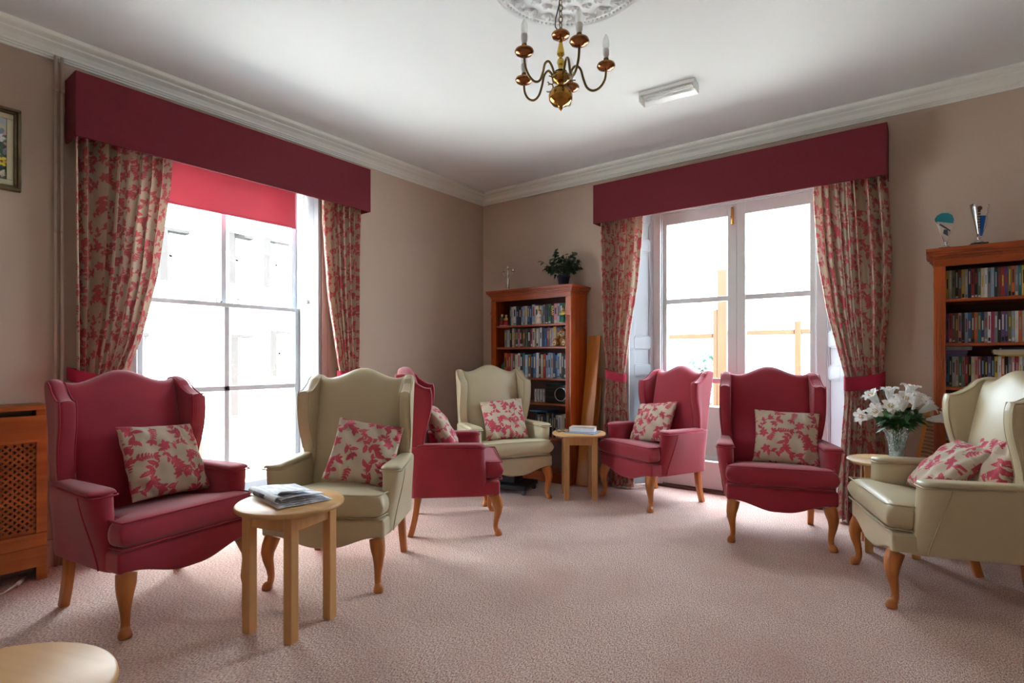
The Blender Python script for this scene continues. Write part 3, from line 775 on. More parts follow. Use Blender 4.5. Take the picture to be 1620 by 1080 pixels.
# ------------------------------------------------------------------ scatter cushions
def cushion(Mc, loc, lean, yaw, roll, size, th, label, seed, wr=.008):
    """square cushion; local z = face normal; stood on its edge then leaned back"""
    rng = random.Random(seed); n = 130; h = size / 2; hh = h if not isinstance(th, tuple) else h
    ph = [rng.uniform(0, 6.28) for _ in range(6)]
    def sh(u, v):
        pin = 1 - .07 * (1 - v * v) * abs(u) ** 3; pin2 = 1 - .06 * (1 - u * u) * abs(v) ** 3
        return u * h * pin, v * h * pin2
    def prof(u, v): return (max(0, 1 - u ** 2) ** .5 * max(0, 1 - v ** 2) ** .5) ** .75
    b = MB()
    def q(sg):
        def f(i, j):
            u = math.sin(PI / 2 * (2 * i / (n - 1) - 1)); v = math.sin(PI / 2 * (2 * j / (n - 1) - 1))
            u = .5 * u + .5 * (2 * i / (n - 1) - 1); v = .5 * v + .5 * (2 * j / (n - 1) - 1)
            x, y = sh(u, v); p = prof(u, v)
            w_ = wr * (math.sin(9 * u + 4 * v + ph[0]) * math.sin(5 * v - 3 * u + ph[1]) + .6 * math.sin(13 * (u + v) + ph[2]) * abs(u * v)) * min(1, p * 2)
            w_ += wr * .8 * math.sin(ph[3] + 16 * abs(u) * abs(v)) * (abs(u) > .5) * (abs(v) > .5) * p
            return (x, y, sg * th / 2 * p + w_ + .02 * math.sin(ph[4] + u * 1.2) * v * .4)
        return f
    b.grid(q(1), n, n); b.grid(q(-1), n, n, flip=True)
    M = Mc @ Matrix.Translation(loc) @ Matrix.Rotation(yaw, 4, 'Z') @ Matrix.Rotation(PI / 2 - lean, 4, 'Y') @ Matrix.Rotation(PI / 2 + roll, 4, 'Z')
    o = b.build('scatter_cushion', M_cush)
    v = np.array(b.v); off = (rng.random(), rng.random())
    set_print(o, v[:, 0] + .3 * (np.arange(len(v)) >= n * n), v[:, 1], 1.05, off)
    o.matrix_world = M
    tag(o, label, 'cushion', 'leaf print cushions')
    return o
R_ = math.radians
cushion(CM[0], (.19, .075, ZS + .165), R_(28), R_(4), R_(-3), .385, .13, 'leaf print cushion in the large red armchair on the left', 1)
cushion(CM[1], (.22, .105, ZS + .150), R_(32), R_(16), R_(-12), .38, .12, 'leaf print cushion tilted in the cream armchair behind the newspaper table', 2)
cushion(CM[2], (.185, .0, ZS + .165), R_(28), R_(0), R_(0), .40, .13, 'leaf print cushion half hidden in the sideways red armchair', 3)
cushion(CM[3], (.21, .03, ZS + .145), R_(30), R_(-12), R_(4), .38, .12, 'leaf print cushion in the corner cream armchair', 4)
cushion(CM[4], (.21, -.05, ZS + .14), R_(32), R_(6), R_(8), .38, .13, 'leaf print cushion in the red armchair beside the planks', 5)
cushion(CM[5], (.20, .08, ZS + .14), R_(34), R_(-2), R_(-4), .41, .13, 'leaf print cushion in the red armchair in front of the doors', 6)
cushion(CM[6], (.205, -.045, ZS + .120), R_(46), R_(0), R_(0), .35, .13, 'front leaf print cushion of the pair in the right cream armchair', 7)
cushion(CM[6], (.075, .075, ZS + .140), R_(22), R_(0), R_(0), .34, .12, 'rear leaf print cushion of the pair in the right cream armchair', 8)

# ------------------------------------------------------------------ round side tables
def make_table(label):
    t = empty('side_table', (0, 0, 0), 0, label, 'table', 'small round beech side tables')
    prof = [(.001, .527), (.220, .527), (.225, .531), (.227, .538), (.225, .545), (.220, .549), (.001, .549)]
    b = MB(); b.lathe(prof, 64)
    o = b.build('tabletop', M_tabletop, t)
    for sx in (-1, 1):
        for sy in (-1, 1):
            c = .116
            MB().box(sx * c - .0215, sx * c + .0215, sy * c - .0215, sy * c + .0215, 0, .528).build('leg', M_table, t, bevel=.003)
    for k in range(4):
        M = Matrix.Rotation(k * PI / 2, 4, 'Z')
        MB().box(-.097, .097, .108, .126, .455, .527, M=M).build('apron', M_table, t, bevel=.002)
    return t
TB = [((1.714, -3.328), 15, 'round side table holding the newspaper, in front of the cream armchair'), ((1.59, -.61), 37, 'round side table holding books, between the corner chair and the planks'),
      ((3.765, -.56), 9, 'round side table carrying the vase of lilies'), ((2.57, -4.485), 20, 'bare round tabletop at the bottom left corner')]
t0 = None
for (x, y), a, lb in TB:
    o = make_table(lb) if t0 is None else copy_tree(t0)
    if t0 is None: t0 = o
    o.location = (x, y, 0); o.rotation_euler = (0, 0, R_(a)); o['label'] = lb
    if a == 20: o.scale = (1.07, 1.07, 1)
ZT = .5495

# newspaper folded on the first table
def newspaper():
    rng = random.Random(4); t = empty('newspaper', (1.70, -3.31, ZT), R_(-8), 'folded newspaper on the round table in front of the cream armchair', 'newspaper')
    n1 = mat('newsprint', (240, 242, 246), .8, col2=(196, 202, 212), vscale=9, stretch=(1, 4, 1)); n2 = mat('newsprint_photo', (70, 74, 92), .7, col2=(150, 140, 132), vscale=14)
    for k in range(5):
        b = MB(); n = 20; x0, x1, y0, y1 = -.19 + .006 * k, .13 - .012 * k, -.115 + .008 * k, .12 - .006 * k; z0 = .0015 + .004 * k
        def P(i, j, z0=z0, k=k):
            u, v = i / (n - 1), j / (n - 1); x = lerp(x0, x1, u); y = lerp(y0, y1, v)
            return (x + .01 * v, y, z0 + .003 * math.sin(u * 5 + k) * k / 4 + .002 + .006 * k / 4 * math.sin(v * 4))
        b.grid(P, n, n); o = b.build('sheet', [n1], t)
        m_ = o.modifiers.new('s', 'SOLIDIFY'); m_.thickness = .0012; m_.offset = 1
    # folded roll edge: a curled fold along the near side
    b = MB(); n, m = 24, 16
    def P2(i, j):
        u = i / (n - 1); a = j / (m - 1) * PI * 1.25
        return (lerp(-.20, .10, u), -.10 - .02 * math.sin(a), .014 + .013 * (1 - math.cos(a)) + .004 * u)
    b.grid(P2, n, m); o = b.build('fold', [n1], t); m_ = o.modifiers.new('s', 'SOLIDIFY'); m_.thickness = .002
    b = MB()
    def P3(i, j):
        u, v = i / 19, j / 19; x = lerp(-.19, .12, u); y = lerp(-.10, .09, v)
        return (x, y, .036 + .010 * sm((u - .5) * 2) * v + .004 * math.sin(v * 5) - .008 * v)
    b.grid(P3, 20, 20); o = b.build('front_page', [n1], t); m_ = o.modifiers.new('s', 'SOLIDIFY'); m_.thickness = .0015
    b = MB()
    def P4(i, j):
        u, v = i / 11, j / 7; x = lerp(-.14, -.01, u); y = lerp(-.118, -.124, 1 - abs(v * 2 - 1)); return (x, y, lerp(.014, .034, v) + .004 * u)
    b.grid(P4, 12, 8); o = b.build('printed_picture', [n2], t); m_ = o.modifiers.new('s', 'SOLIDIFY'); m_.thickness = .001
    b = MB()
    def P5(i, j):
        u, v = i / 11, j / 9; x = lerp(.02, .11, u); y = lerp(-.09, .05, v); return (x, y, .0385 + .010 * sm((u - .3) * 1.6) + .018 * u * (1 - v) + .002)
    b.grid(P5, 12, 10); o = b.build('turned_page', [n1], t); m_ = o.modifiers.new('s', 'SOLIDIFY'); m_.thickness = .001
newspaper()

# ------------------------------------------------------------------ books
M_pages = mat('page_block', (210, 202, 184), .8)
SPC = {}
def colmat(rgb, rough=.45):
    k = tuple(rgb) + (rough,)
    if k not in SPC: SPC[k] = mat('cover_%d_%d_%d' % tuple(rgb), rgb, rough, var=.15, vscale=25)
    return SPC[k]
CN = {'dark blue': (34, 48, 84), 'pale blue': (128, 156, 182), 'teal': (44, 108, 116), 'black': (26, 26, 30), 'cream': (196, 184, 158), 'white': (206, 206, 206), 'red': (158, 38, 44), 'orange': (192, 96, 48), 'green': (60, 98, 66),
      'purple': (92, 66, 118), 'magenta': (150, 44, 96), 'grey': (120, 120, 124), 'brown': (96, 64, 48), 'yellow': (188, 158, 62), 'blue': (44, 96, 152), 'pink': (190, 130, 134), 'olive': (104, 102, 66), 'light grey': (160, 160, 164)}
ORD = ['first', 'second', 'third', 'fourth', 'fifth', 'sixth', 'seventh', 'eighth', 'ninth', 'tenth', 'eleventh', 'twelfth', 'thirteenth', 'fourteenth', 'fifteenth', 'sixteenth', 'seventeenth', 'eighteenth', 'nineteenth', 'twentieth',
       'twenty-first', 'twenty-second', 'twenty-third', 'twenty-fourth', 'twenty-fifth', 'twenty-sixth', 'twenty-seventh', 'twenty-eighth', 'twenty-ninth', 'thirtieth', 'thirty-first', 'thirty-second']
def make_book(name, M, w_, h, d, cname, kind, label, group, rng, accent=None):
    """book: local x = thickness, y = depth (spine faces -y), z up"""
    t = empty(name, label=label, cat='book' if kind == 'book' else 'disc case', group=group, M=M)
    cm = colmat(CN[cname], .5 if kind == 'book' else .25)
    b = MB()
    if kind == 'book':
        cv = .0016
        b.box(0, cv, 0, d, 0, h).box(w_ - cv, w_, 0, d, 0, h)
        sp = [(cv * .2, .002), (w_ * .25, -.001), (w_ * .5, -.002), (w_ * .75, -.001), (w_ - cv * .2, .002), (w_ - cv, .004), (cv, .004)]
        b.prism(sp, 0, h, 'xy')
    else:
        b.box(0, w_ * .98, 0, d, 0, h)
    o = b.build('cover' if kind == 'book' else 'case', cm, t)
    if kind == 'book': MB().box(.0018, w_ - .0018, .004, d - .004, .004, h - .004).build('pages', M_pages, t)
    # blocks of a second colour on the spine: title panel and foot mark
    ac = accent or rng.choice([c for c in ('white', 'cream', 'yellow', 'light grey', 'black', 'pale blue', 'red', 'dark blue') if c != cname])
    b = MB(); yo = -.0022 if kind == 'book' else -.0004
    z0 = rng.uniform(.35, .5) * h; z1 = rng.uniform(.7, .93) * h
    b.box(w_ * .3, w_ * .7, yo - .0004, yo + .001, z0, z1)
    b.build('spine_panel', colmat(CN[ac], .5), t)
    if rng.random() < .6: MB().box(w_ * .15, w_ * .85, yo - .0003, yo + .001, .05 * h, rng.uniform(.09, .2) * h).build('spine_mark', colmat(CN[rng.choice(('white', 'cream', 'black', 'grey'))], .5), t)
    return t
def shelf_row(items, x0, x1, yb, z, where, kind, group, h, d, wr, seed, pool, namek, order0=0, gap=.0006, skip=None, special=None):
    rng = random.Random(seed); x = x0; k = 0; out = []
    while x < x1:
        w_ = rng.uniform(*wr)
        if x + w_ > x1: break
        hh = h * rng.uniform(.9, 1.0) if kind == 'book' else h; dd = d * (rng.uniform(.92, 1) if kind == 'book' else 1)
        c = pool[k % len(pool)] if pool else rng.choice(list(CN))
        lb = '%s %s, %s from left on %s' % (c, namek, ORD[order0 + k], where)
        make_book('book' if kind == 'book' else 'disc_case', T(x, yb + rng.uniform(0, .004), z), w_, hh, dd, c, kind, lb, group, rng)
        x += w_ + gap; k += 1
    return x

# ------------------------------------------------------------------ bookcases
def bookcase(name, x0, x1, label, shelves, flute_l=True):
    """front at y=-.32, back on the wall"""
    t = empty(name, (0, 0, 0), 0, label, 'bookcase', 'cherry wood bookcases')
    f = -.325; th = .022; zt = 1.80
    for xa in (x0, x1 - th): MB().box(xa, xa + th, f + .02, -.025, 0, zt).build('side_panel', M_book, t, bevel=.002)
    MB().box(x0 + th, x1 - th, -.035, -.025, .08, zt).build('back_panel', M_bookback, t)
    for xa, xb in ((x0 - .002, x0 + .058), (x1 - .058, x1 + .002)):
        b = MB(); b.box(xa, xb, f, f + .02, 0, 1.75)
        wfl = (xb - xa)
        for q in range(4): b.box(xa + wfl * (.2 + .17 * q) - .003, xa + wfl * (.2 + .17 * q) + .003, f - .004, f, .14, 1.58)
        b.box(xa - .001, xb + .001, f - .006, f, 1.62, 1.655).box(xa - .002, xb + .002, f - .008, f, .0, .09)
        b.build('pilaster', M_book, t, bevel=.002)
    MB().box(x0 + .0, x1 - .0, f, f + .02, 1.75, zt).build('frieze', M_bookh, t, bevel=.001)
    # cornice top in steps
    b = MB()
    for o_, za, zb in ((.004, 1.785, 1.80), (.012, 1.80, 1.812), (.022, 1.812, 1.828), (.034, 1.828, 1.838), (.040, 1.838, 1.860)):
        b.box(x0 - o_, x1 + o_, f - o_, -.02, za, zb)
    b.build('cornice', M_bookh, t, bevel=.002)
    for z in shelves: MB().box(x0 + th, x1 - th, f + .012, -.035, z - .018, z).build('shelf', M_bookh, t, bevel=.002)
    MB().box(x0 + .058, x1 - .058, f + .004, f + .02, 0, .085).build('plinth', M_bookh, t)
    return t
BL0, BL1 = .385, 1.335; BR0, BR1 = 3.985, 5.0
bookcase('bookcase', BL0, BL1, 'cherry wood bookcase in the corner behind the cream armchair', [1.505, 1.287, .985, .748, .42, .09])
bookcase('bookcase', BR0, BR1, 'cherry wood bookcase at the right edge with trophies on top', [1.545, 1.272, 1.0, .67, .37, .09])
GL = 'books in the corner bookcase'; GR = 'disc cases in the right bookcase'
xs, xe = BL0 + .06, BL1 - .06
YB = -.27
shelf_row(None, xs + .12, xe - .01, YB + .02, 1.506, 'the top shelf of the corner bookcase', 'book', GL, .20, .15, (.016, .042), 21,
          ['teal', 'cream', 'white', 'dark blue', 'black', 'pale blue', 'pale blue', 'cream', 'blue', 'dark blue', 'pale blue', 'cream', 'olive', 'white', 'pale blue', 'light grey', 'black', 'green', 'black', 'pink', 'light grey', 'teal', 'green', 'pale blue', 'dark blue'], 'book')
shelf_row(None, xs + .05, xe - .01, YB + .02, 1.288, 'the second shelf of the corner bookcase', 'book', GL, .195, .15, (.015, .038), 22,
          ['grey', 'light grey', 'black', 'cream', 'olive', 'dark blue', 'pink', 'black', 'black', 'brown', 'green', 'black', 'magenta', 'cream', 'olive', 'cream', 'pale blue', 'white', 'dark blue', 'blue', 'red', 'teal', 'pink', 'light grey', 'yellow', 'purple', 'dark blue', 'green'], 'book')
shelf_row(None, xs + .075, xe - .01, YB - .01, .986, 'the third shelf of the corner bookcase', 'book', GL, .245, .17, (.018, .036), 23,
          ['orange', 'red', 'red', 'pink', 'brown', 'cream', 'white', 'black', 'teal', 'pale blue', 'brown', 'black', 'blue', 'white', 'black', 'cream', 'red', 'pale blue', 'pale blue', 'light grey', 'dark blue', 'blue', 'pale blue', 'cream', 'black', 'black'], 'tall book')
shelf_row(None, xs + .42, xs + .56, YB + .03, .749, 'the fourth shelf of the corner bookcase', 'disc', 'compact discs in the corner bookcase', .125, .14, (.0100, .0104), 24, ['light grey', 'white', 'grey'], 'slim disc case')
shelf_row(None, xs + .45, xe - .015, YB + .0, .421, 'the fifth shelf of the corner bookcase', 'book', GL, .23, .16, (.018, .04), 25,
          ['black', 'grey', 'brown', 'dark blue', 'olive', 'black', 'grey', 'black', 'light grey', 'white', 'cream', 'cream', 'grey'], 'book')
# green tin at the left of the third shelf
b = MB(); b.lathe([(.001, 0), (.032, 0), (.032, .125), (.028, .13), (.014, .135), (.012, .15), (.001, .152)], 20, (xs + .03, -.22, .986)); tag(b.build('green_bottle', mat('green_tin', (24, 110, 62), .35)), 'small green container left of the tall books', 'container')
# blue folder on the fifth shelf books
MB().box(xs + .40, xs + .60, -.29, -.08, .655, .668).build('blue_folder', colmat(CN['blue'])); tag(bpy.data.objects['blue_folder'], 'bright blue folder lying flat on the books of the lowest visible shelf', 'folder')
# yellow spine lettering on one book of the top shelf
cv = bpy.data.curves.new('spine_lettering', 'FONT'); cv.body = 'KRAY'; cv.size = .036; cv.extrude = .0006; cv.offset = .0006
tmp = bpy.data.objects.new('tmp', cv); me = bpy.data.meshes.new_from_object(tmp); bpy.data.objects.remove(tmp)
me.materials.append(colmat((214, 190, 50)))
blacks = [o for o in COL.objects if o.get('label', '').startswith('black book,') and 'top shelf of the corner' in o.get('label', '')]
if blacks:
    bk = max(blacks, key=lambda o: o.matrix_world.translation.x)
    lt = bpy.data.objects.new('spine_lettering', me); COL.objects.link(lt); lt.parent = bk
    lt.matrix_local = Matrix.Translation((.006, -.0035, .175)) @ Matrix.Rotation(PI / 2, 4, 'X') @ Matrix.Rotation(-PI / 2, 4, 'Z')
    tag(lt, 'yellow lettering')

# right bookcase: disc cases
xs2 = BR0 + .060; xe2 = 4.60
dpool = lambda s: (lambda r: [r.choice(['grey', 'light grey', 'brown', 'black', 'cream', 'white', 'red', 'dark blue', 'black', 'pale blue', 'orange', 'olive', 'purple', 'pink', 'blue', 'teal', 'grey', 'white', 'black']) for _ in range(60)])(random.Random(s))
shelf_row(None, xs2, xe2 - .13, -.24, 1.546, 'the top shelf of the right bookcase', 'disc', GR, .185, .135, (.0146, .0150), 31, ['yellow', 'light grey', 'olive', 'black', 'brown', 'yellow', 'light grey', 'dark blue', 'red', 'black', 'olive', 'cream', 'white', 'grey', 'pale blue', 'black', 'brown', 'red', 'purple', 'olive', 'orange', 'grey', 'teal', 'yellow', 'olive', 'purple', 'grey', 'blue'], 'disc case')
shelf_row(None, xs2, xe2 - .12, -.24, 1.273, 'the second shelf of the right bookcase', 'disc', GR, .188, .135, (.0146, .0150), 32, ['purple', 'red', 'brown', 'brown', 'pink', 'black', 'pale blue', 'blue', 'brown', 'orange', 'teal', 'dark blue', 'grey', 'white', 'magenta', 'grey', 'black', 'purple', 'purple', 'olive', 'pale blue', 'white', 'orange', 'light grey', 'white', 'red', 'cream', 'black', 'blue'], 'disc case')
shelf_row(None, xs2, xe2 - .10, -.24, 1.001, 'the third shelf of the right bookcase', 'disc', GR, .188, .135, (.0146, .0150), 33, ['blue', 'black', 'light grey', 'light grey', 'green', 'grey', 'red', 'black', 'cream', 'pink', 'red', 'black', 'black', 'purple', 'black', 'yellow', 'white', 'orange', 'black', 'grey', 'pink', 'red', 'white', 'light grey', 'teal', 'cream'], 'disc case')
shelf_row(None, xs2, xs2 + .16, -.24, .671, 'the fourth shelf of the right bookcase', 'disc', GR, .19, .135, (.0146, .0150), 34, ['grey', 'black', 'cream', 'dark blue', 'cream', 'grey', 'black', 'light grey'], 'disc case')
def flat_book(x0_, x1_, z, t_, cname, label, group):
    tt = empty('book', (0, 0, 0), 0, label, 'book', group); d0, d1 = -.27, -.12
    b = MB(); b.box(x0_, x1_, d0, d1, z, z + .0016).box(x0_, x1_, d0, d1, z + t_ - .0016, z + t_).box(x0_, x1_, d0 - .0015, d0, z, z + t_); b.build('cover', colmat(CN[cname]), tt)
    MB().box(x0_ + .003, x1_ - .003, d0, d1 - .004, z + .0016, z + t_ - .0016).build('pages', M_pages, tt)
gz = 'books lying flat on the disc cases of the right bookcase'
z = 1.001 + .188 + .001
for c, l_, t_, lb in (('purple', .10, .020, 'dark purple book lying lowest of the left flat stack'), ('purple', .105, .018, 'purple book lying under the grey book of the left flat stack'), ('grey', .125, .022, 'grey book lying topmost of the left flat stack')):
    flat_book(xs2 + .0, xs2 + l_, z, t_, c, lb + ', right bookcase', gz); z += t_ + .0008
z = 1.001 + .188 + .001
for c, a_, t_, lb in (('yellow', .245, .010, 'thin yellow book lying lowest of the right flat stack'), ('cream', .225, .012, 'pale book lying third of the right flat stack'), ('cream', .222, .016, 'cream book lying second of the right flat stack'), ('dark blue', .26, .009, 'dark book lying topmost of the right flat stack')):
    flat_book(xs2 + a_, xs2 + a_ + .22, z, t_, c, lb + ', right bookcase', gz); z += t_ + .0008
t = empty('storage_box', (4.10, -.19, .371), 0, 'grey plastic box with a lid low in the right bookcase', 'box')
MB().prism([(-.05, 0), (.05, 0), (.06, .10), (-.06, .10)], -.07, .07, 'xz').build('box_body', mat('grey_plastic', (84, 90, 96), .4), t, bevel=.006); MB().box(-.064, .064, -.075, .075, .10, .118).build('lid', mat('grey_lid', (120, 124, 128), .4), t, bevel=.004)

# stereo on the fourth shelf of the corner bookcase
sx0, sx1 = xs + .565, xe - .01
t = empty('stereo', (0, 0, 0), 0, 'black stereo with a round speaker in the corner bookcase', 'stereo')
MB().box(sx0, sx1, -.27, -.09, .749, .93).build('body', M_black, t, bevel=.01)
for z in (.80, .86, .895): MB().box(sx0 + .01, sx1 - .13, -.274, -.268, z, z + .006).build('trim_line', mat('dark_grey', (52, 52, 56), .4), t)
Msp = Matrix.Translation((sx1 - .075, -.272, .835)) @ Matrix.Rotation(PI / 2, 4, 'X')
MB().lathe([(.058, -.006), (.060, .004), (.0655, .004), (.067, -.006)], 40, M=Msp).build('speaker_ring', M_silver, t)
MB().lathe([(.001, .002), (.03, -.002), (.058, .001)], 32, M=Msp).build('speaker_cone', M_dark, t)

# ------------------------------------------------------------------ small figures on the shelves
def ico(b, c, r, sc_=(1, 1, 1), mi=0, n=14, M=None):
    prof = [(max(.0002, r * math.sin(PI * k / n)), -r * math.cos(PI * k / n)) for k in range(n + 1)]
    bb = MB(); bb.lathe(prof, 18)
    vs_ = [Vector((p[0] * sc_[0] + c[0], p[1] * sc_[1] + c[1], p[2] * sc_[2] + c[2])) for p in bb.v]
    if M is not None: vs_ = [M @ p for p in vs_]
    b.add(vs_, bb.f, mi, True)
def figurine(x, y, z, s, dress, top, hair, label):
    t = empty('figurine', (x, y, z), 0, label, 'figurine', 'china figurines on the top shelf of the corner bookcase')
    MB().lathe([(.001, 0), (.030, 0), (.031, .008), (.001, .009)], 20).build('base', mat('fig_base', (196, 190, 176), .3), t)
    b = MB(); b.lathe([(.001, .008), (.026, .010), (.028, .02), (.020, .05), (.012, .064), (.001, .066)], 20); b.build('skirt', mat('fig_%s' % label[:9], dress, .3), t)
    b = MB(); b.lathe([(.001, .060), (.013, .062), (.017, .080), (.012, .095), (.006, .100), (.001, .101)], 18)
    for sd in (-1, 1): b.tube([(sd * .014, 0, .090), (sd * .024, -.006, .074), (sd * .012, -.018, .066)], [.006, .005, .004], 8)
    b.build('torso', mat('figt_%s' % label[:9], top, .3), t)
    b = MB(); ico(b, (0, 0, .112), .013); ico(b, (0, -.013, .111), .0025)
    for sd in (-1, 1): ico(b, (sd * .0045, -.0115, .1145), .0014)
    b.build('head', mat('fig_skin', (214, 176, 150), .4), t)
    b = MB(); ico(b, (0, .003, .118), .0138, (1, 1, .8)); b.build('hair', mat('figh_%s' % label[:9], hair, .5), t)
    t.scale = (s, s, s)
zs = 1.506
figurine(xs + .035, -.265, zs, .95, (160, 30, 50), (90, 110, 80), (210, 200, 190), 'small figure in green top and red skirt at the shelf end')
figurine(xs + .095, -.275, zs, .88, (186, 40, 66), (206, 180, 90), (205, 190, 185), 'yellow and pink small figure second from the shelf end')
figurine(xs + .50, -.27, zs, 1.12, (216, 196, 186), (220, 206, 200), (130, 96, 66), 'pale robed figure in front of the middle books')
figurine(xe - .055, -.275, zs, 1.22, (40, 120, 96), (196, 176, 70), (150, 110, 60), 'figure in yellow on a green mound at the right end')
# plush dog on the second shelf
t = empty('soft_toy', (xe - .075, -.275, 1.288), 0, 'brown soft toy sitting with its soles showing, second shelf of corner bookcase', 'soft toy')
mt_ = mat('brown_plush', (150, 96, 40), .95, bump=.6, bscale=120); ms_ = mat('cream_plush', (206, 186, 150), .95, bump=.4, bscale=120)
b = MB(); ico(b, (.01, .02, .05), .045, (1, .8, 1.1)); b.build('body', mt_, t)
b = MB(); ico(b, (.015, 0, .125), .034, (1, .95, .95)); ico(b, (.018, -.028, .118), .017, (1, 1, .8)); b.build('head', ms_, t)
b = MB(); ico(b, (.012, .004, .150), .033, (1.05, 1, .6)); [ico(b, (.015 + sd * .036, .004, .118), .016, (.5, .8, 1.6)) for sd in (-1, 1)]; b.build('ears_and_cap', mt_, t)
for sd in (-1, 1):
    b = MB(); b.tube([(sd * .03, 0, .03), (sd * .05 + .004, -.03, .036)], [.026, .030], 14); ico(b, (sd * .05 + .004, -.034, .038), .031, (.95, .5, 1.2)); lg = b.build('foot', mt_, t)
    b = MB(); ico(b, (sd * .05 + .004, -.047, .038), .020, (.9, .3, 1.4)); b.build('sole', ms_, lg)
    b = MB(); ico(b, (sd * .05 - .004, -.053, .052), .004); ico(b, (sd * .05 + .010, -.053, .052), .004); ico(b, (sd * .05 + .004, -.053, .028), .006); b.build('paw_pad', M_dark, lg)
    MB().tube([(sd * .035 + .01, 0, .09), (sd * .055 + .01, -.02, .06)], [.016, .014], 10).build('arm', mt_, t)
b = MB(); [ico(b, (.018 + sd * .011, -.031, .132), .0035) for sd in (-1, 1)]; ico(b, (.018, -.045, .121), .005); b.build('face', M_dark, t)

# ------------------------------------------------------------------ on top of the corner bookcase
TZ = 1.860
def candelabra():
    t = empty('candelabra', (.505, -.20, TZ), R_(25), 'silver three-branched candelabra on the corner bookcase', 'candelabra')
    b = MB(); b.lathe([(.001, 0), (.040, 0), (.041, .006), (.026, .014), (.012, .022), (.010, .03), (.016, .045), (.017, .08), (.013, .13), (.009, .16), (.014, .17), (.015, .19), (.008, .20), (.007, .235), (.001, .236)], 20); b.build('column', M_silver, t)
    for k, (dx_, dz_) in enumerate(((-.055, .215), (0, .245), (.055, .215))):
        if dx_:
            b = MB(); pts = [(dx_ * (k_ / 12), 0, .18 - .03 * math.sin(PI * k_ / 12) + (dz_ - .18) * (k_ / 12) ** 2) for k_ in range(13)]; b.tube(pts, .005, 8)
            b.tube([(dx_ * .5 + .01 * math.cos(a / 3), 0, .150 + .012 * math.sin(a / 3)) for a in range(0, 16)], .003, 6); b.build('arm', M_silver, t)
        b = MB(); b.lathe([(.001, 0), (.010, .002), (.022, .008), (.024, .012), (.010, .012), (.009, .032), (.012, .034), (.008, .036), (.001, .036)], 18, (dx_, 0, dz_ - .012)); b.build('candle_cup', M_silver, t)
candelabra()
def leafmesh(b, M, L_, W_, lobes=True):
    n = 7
    def P(i, j):
        u = i / (n - 1); v = j - 1
        wv = W_ * (math.sin(PI * (u ** .75)) ** .9 if not lobes else (math.sin(PI * u ** .7) * (1 + .45 * math.cos(u * 11))))
        return M @ Vector((u * L_, v * wv, -.25 * L_ * u * u + .12 * abs(v) * W_))
    b.grid(P, n, 3)
def ivy():
    rng = random.Random(12); cx_, cy_ = 1.16, -.17
    t = empty('potted_ivy', (cx_, cy_, TZ + .022), 0, 'dark green ivy in a navy pot on the corner bookcase', 'potted plant')
    MB().lathe([(.001, 0), (.046, 0), (.060, .070), (.065, .072), (.066, .092), (.060, .094), (.056, .085), (.001, .083)], 28).build('pot', M_pot, t)
    bs = MB(); bl = MB()
    for k in range(34):
        a = rng.uniform(0, 2 * PI); el = rng.uniform(.15, 1.35); L_ = rng.uniform(.10, .20)
        p0 = Vector((.03 * math.cos(a), .03 * math.sin(a), .085)); p2 = p0 + Vector((math.cos(a) * math.cos(el) * L_ * .98, math.sin(a) * math.cos(el) * L_ * .75, math.sin(el) * L_ + .05)); pm = (p0 + p2) / 2 + Vector((0, 0, .04))
        pts = [(p0 * (1 - s_) ** 2 + pm * 2 * s_ * (1 - s_) + p2 * s_ * s_) for s_ in [q / 6 for q in range(7)]]
        if p2.y + cy_ > -.03: continue
        bs.tube(pts, .0018, 5)
        for q in range(11):
            s_ = rng.uniform(.35, 1.05); p = p0.lerp(p2, s_) + Vector((rng.uniform(-.03, .03), rng.uniform(-.03, .03), rng.uniform(-.02, .03)))
            if p.y + cy_ > -.045: continue
            leafmesh(bl, Matrix.Translation(p) @ Matrix.Rotation(a + rng.uniform(-1.2, 1.2), 4, 'Z') @ Matrix.Rotation(rng.uniform(-.3, .9), 4, 'Y') @ Matrix.Rotation(rng.uniform(-.8, .8), 4, 'X'), rng.uniform(.032, .055), rng.uniform(.011, .018))
    bs.build('stems', M_stem, t); bl.build('foliage', M_leafiv, t)
    b = MB(); b.lathe([(.001, 0), (.066, 0), (.070, .006), (.070, .012), (.064, .014), (.066, .020), (.060, .022), (.001, .022)], 28, (cx_, cy_, TZ)); tag(b.build('plant_stand', mat('cork', (180, 120, 66), .7)), 'round wooden coaster under the ivy pot', 'coaster')
ivy()

# leaning planks between bookcase and curtain
def lean_board(x0_, x1_, yb, L_, th, dx_, label):
    ang = math.asin(min(1, (abs(yb) - .035) / L_))
    M = Matrix.Translation((x0_, yb, 0.002)) @ Matrix.Rotation(-ang, 4, 'X') @ Matrix.Rotation(dx_, 4, 'Y')
    o = MB().box(0, x1_ - x0_, -th, 0, 0, L_).build('wooden_plank', M_plank, None, bevel=.003, M=M); tag(o, label, 'plank', 'planks leaning beside the corner bookcase')
lean_board(1.362, 1.490, -.26, 1.405, .024, .006, 'long orange-brown plank leaning beside the corner bookcase, the front one')
lean_board(1.400, 1.50, -.19, 1.00, .02, .006, 'narrower plank leaning behind the front plank by the corner bookcase')

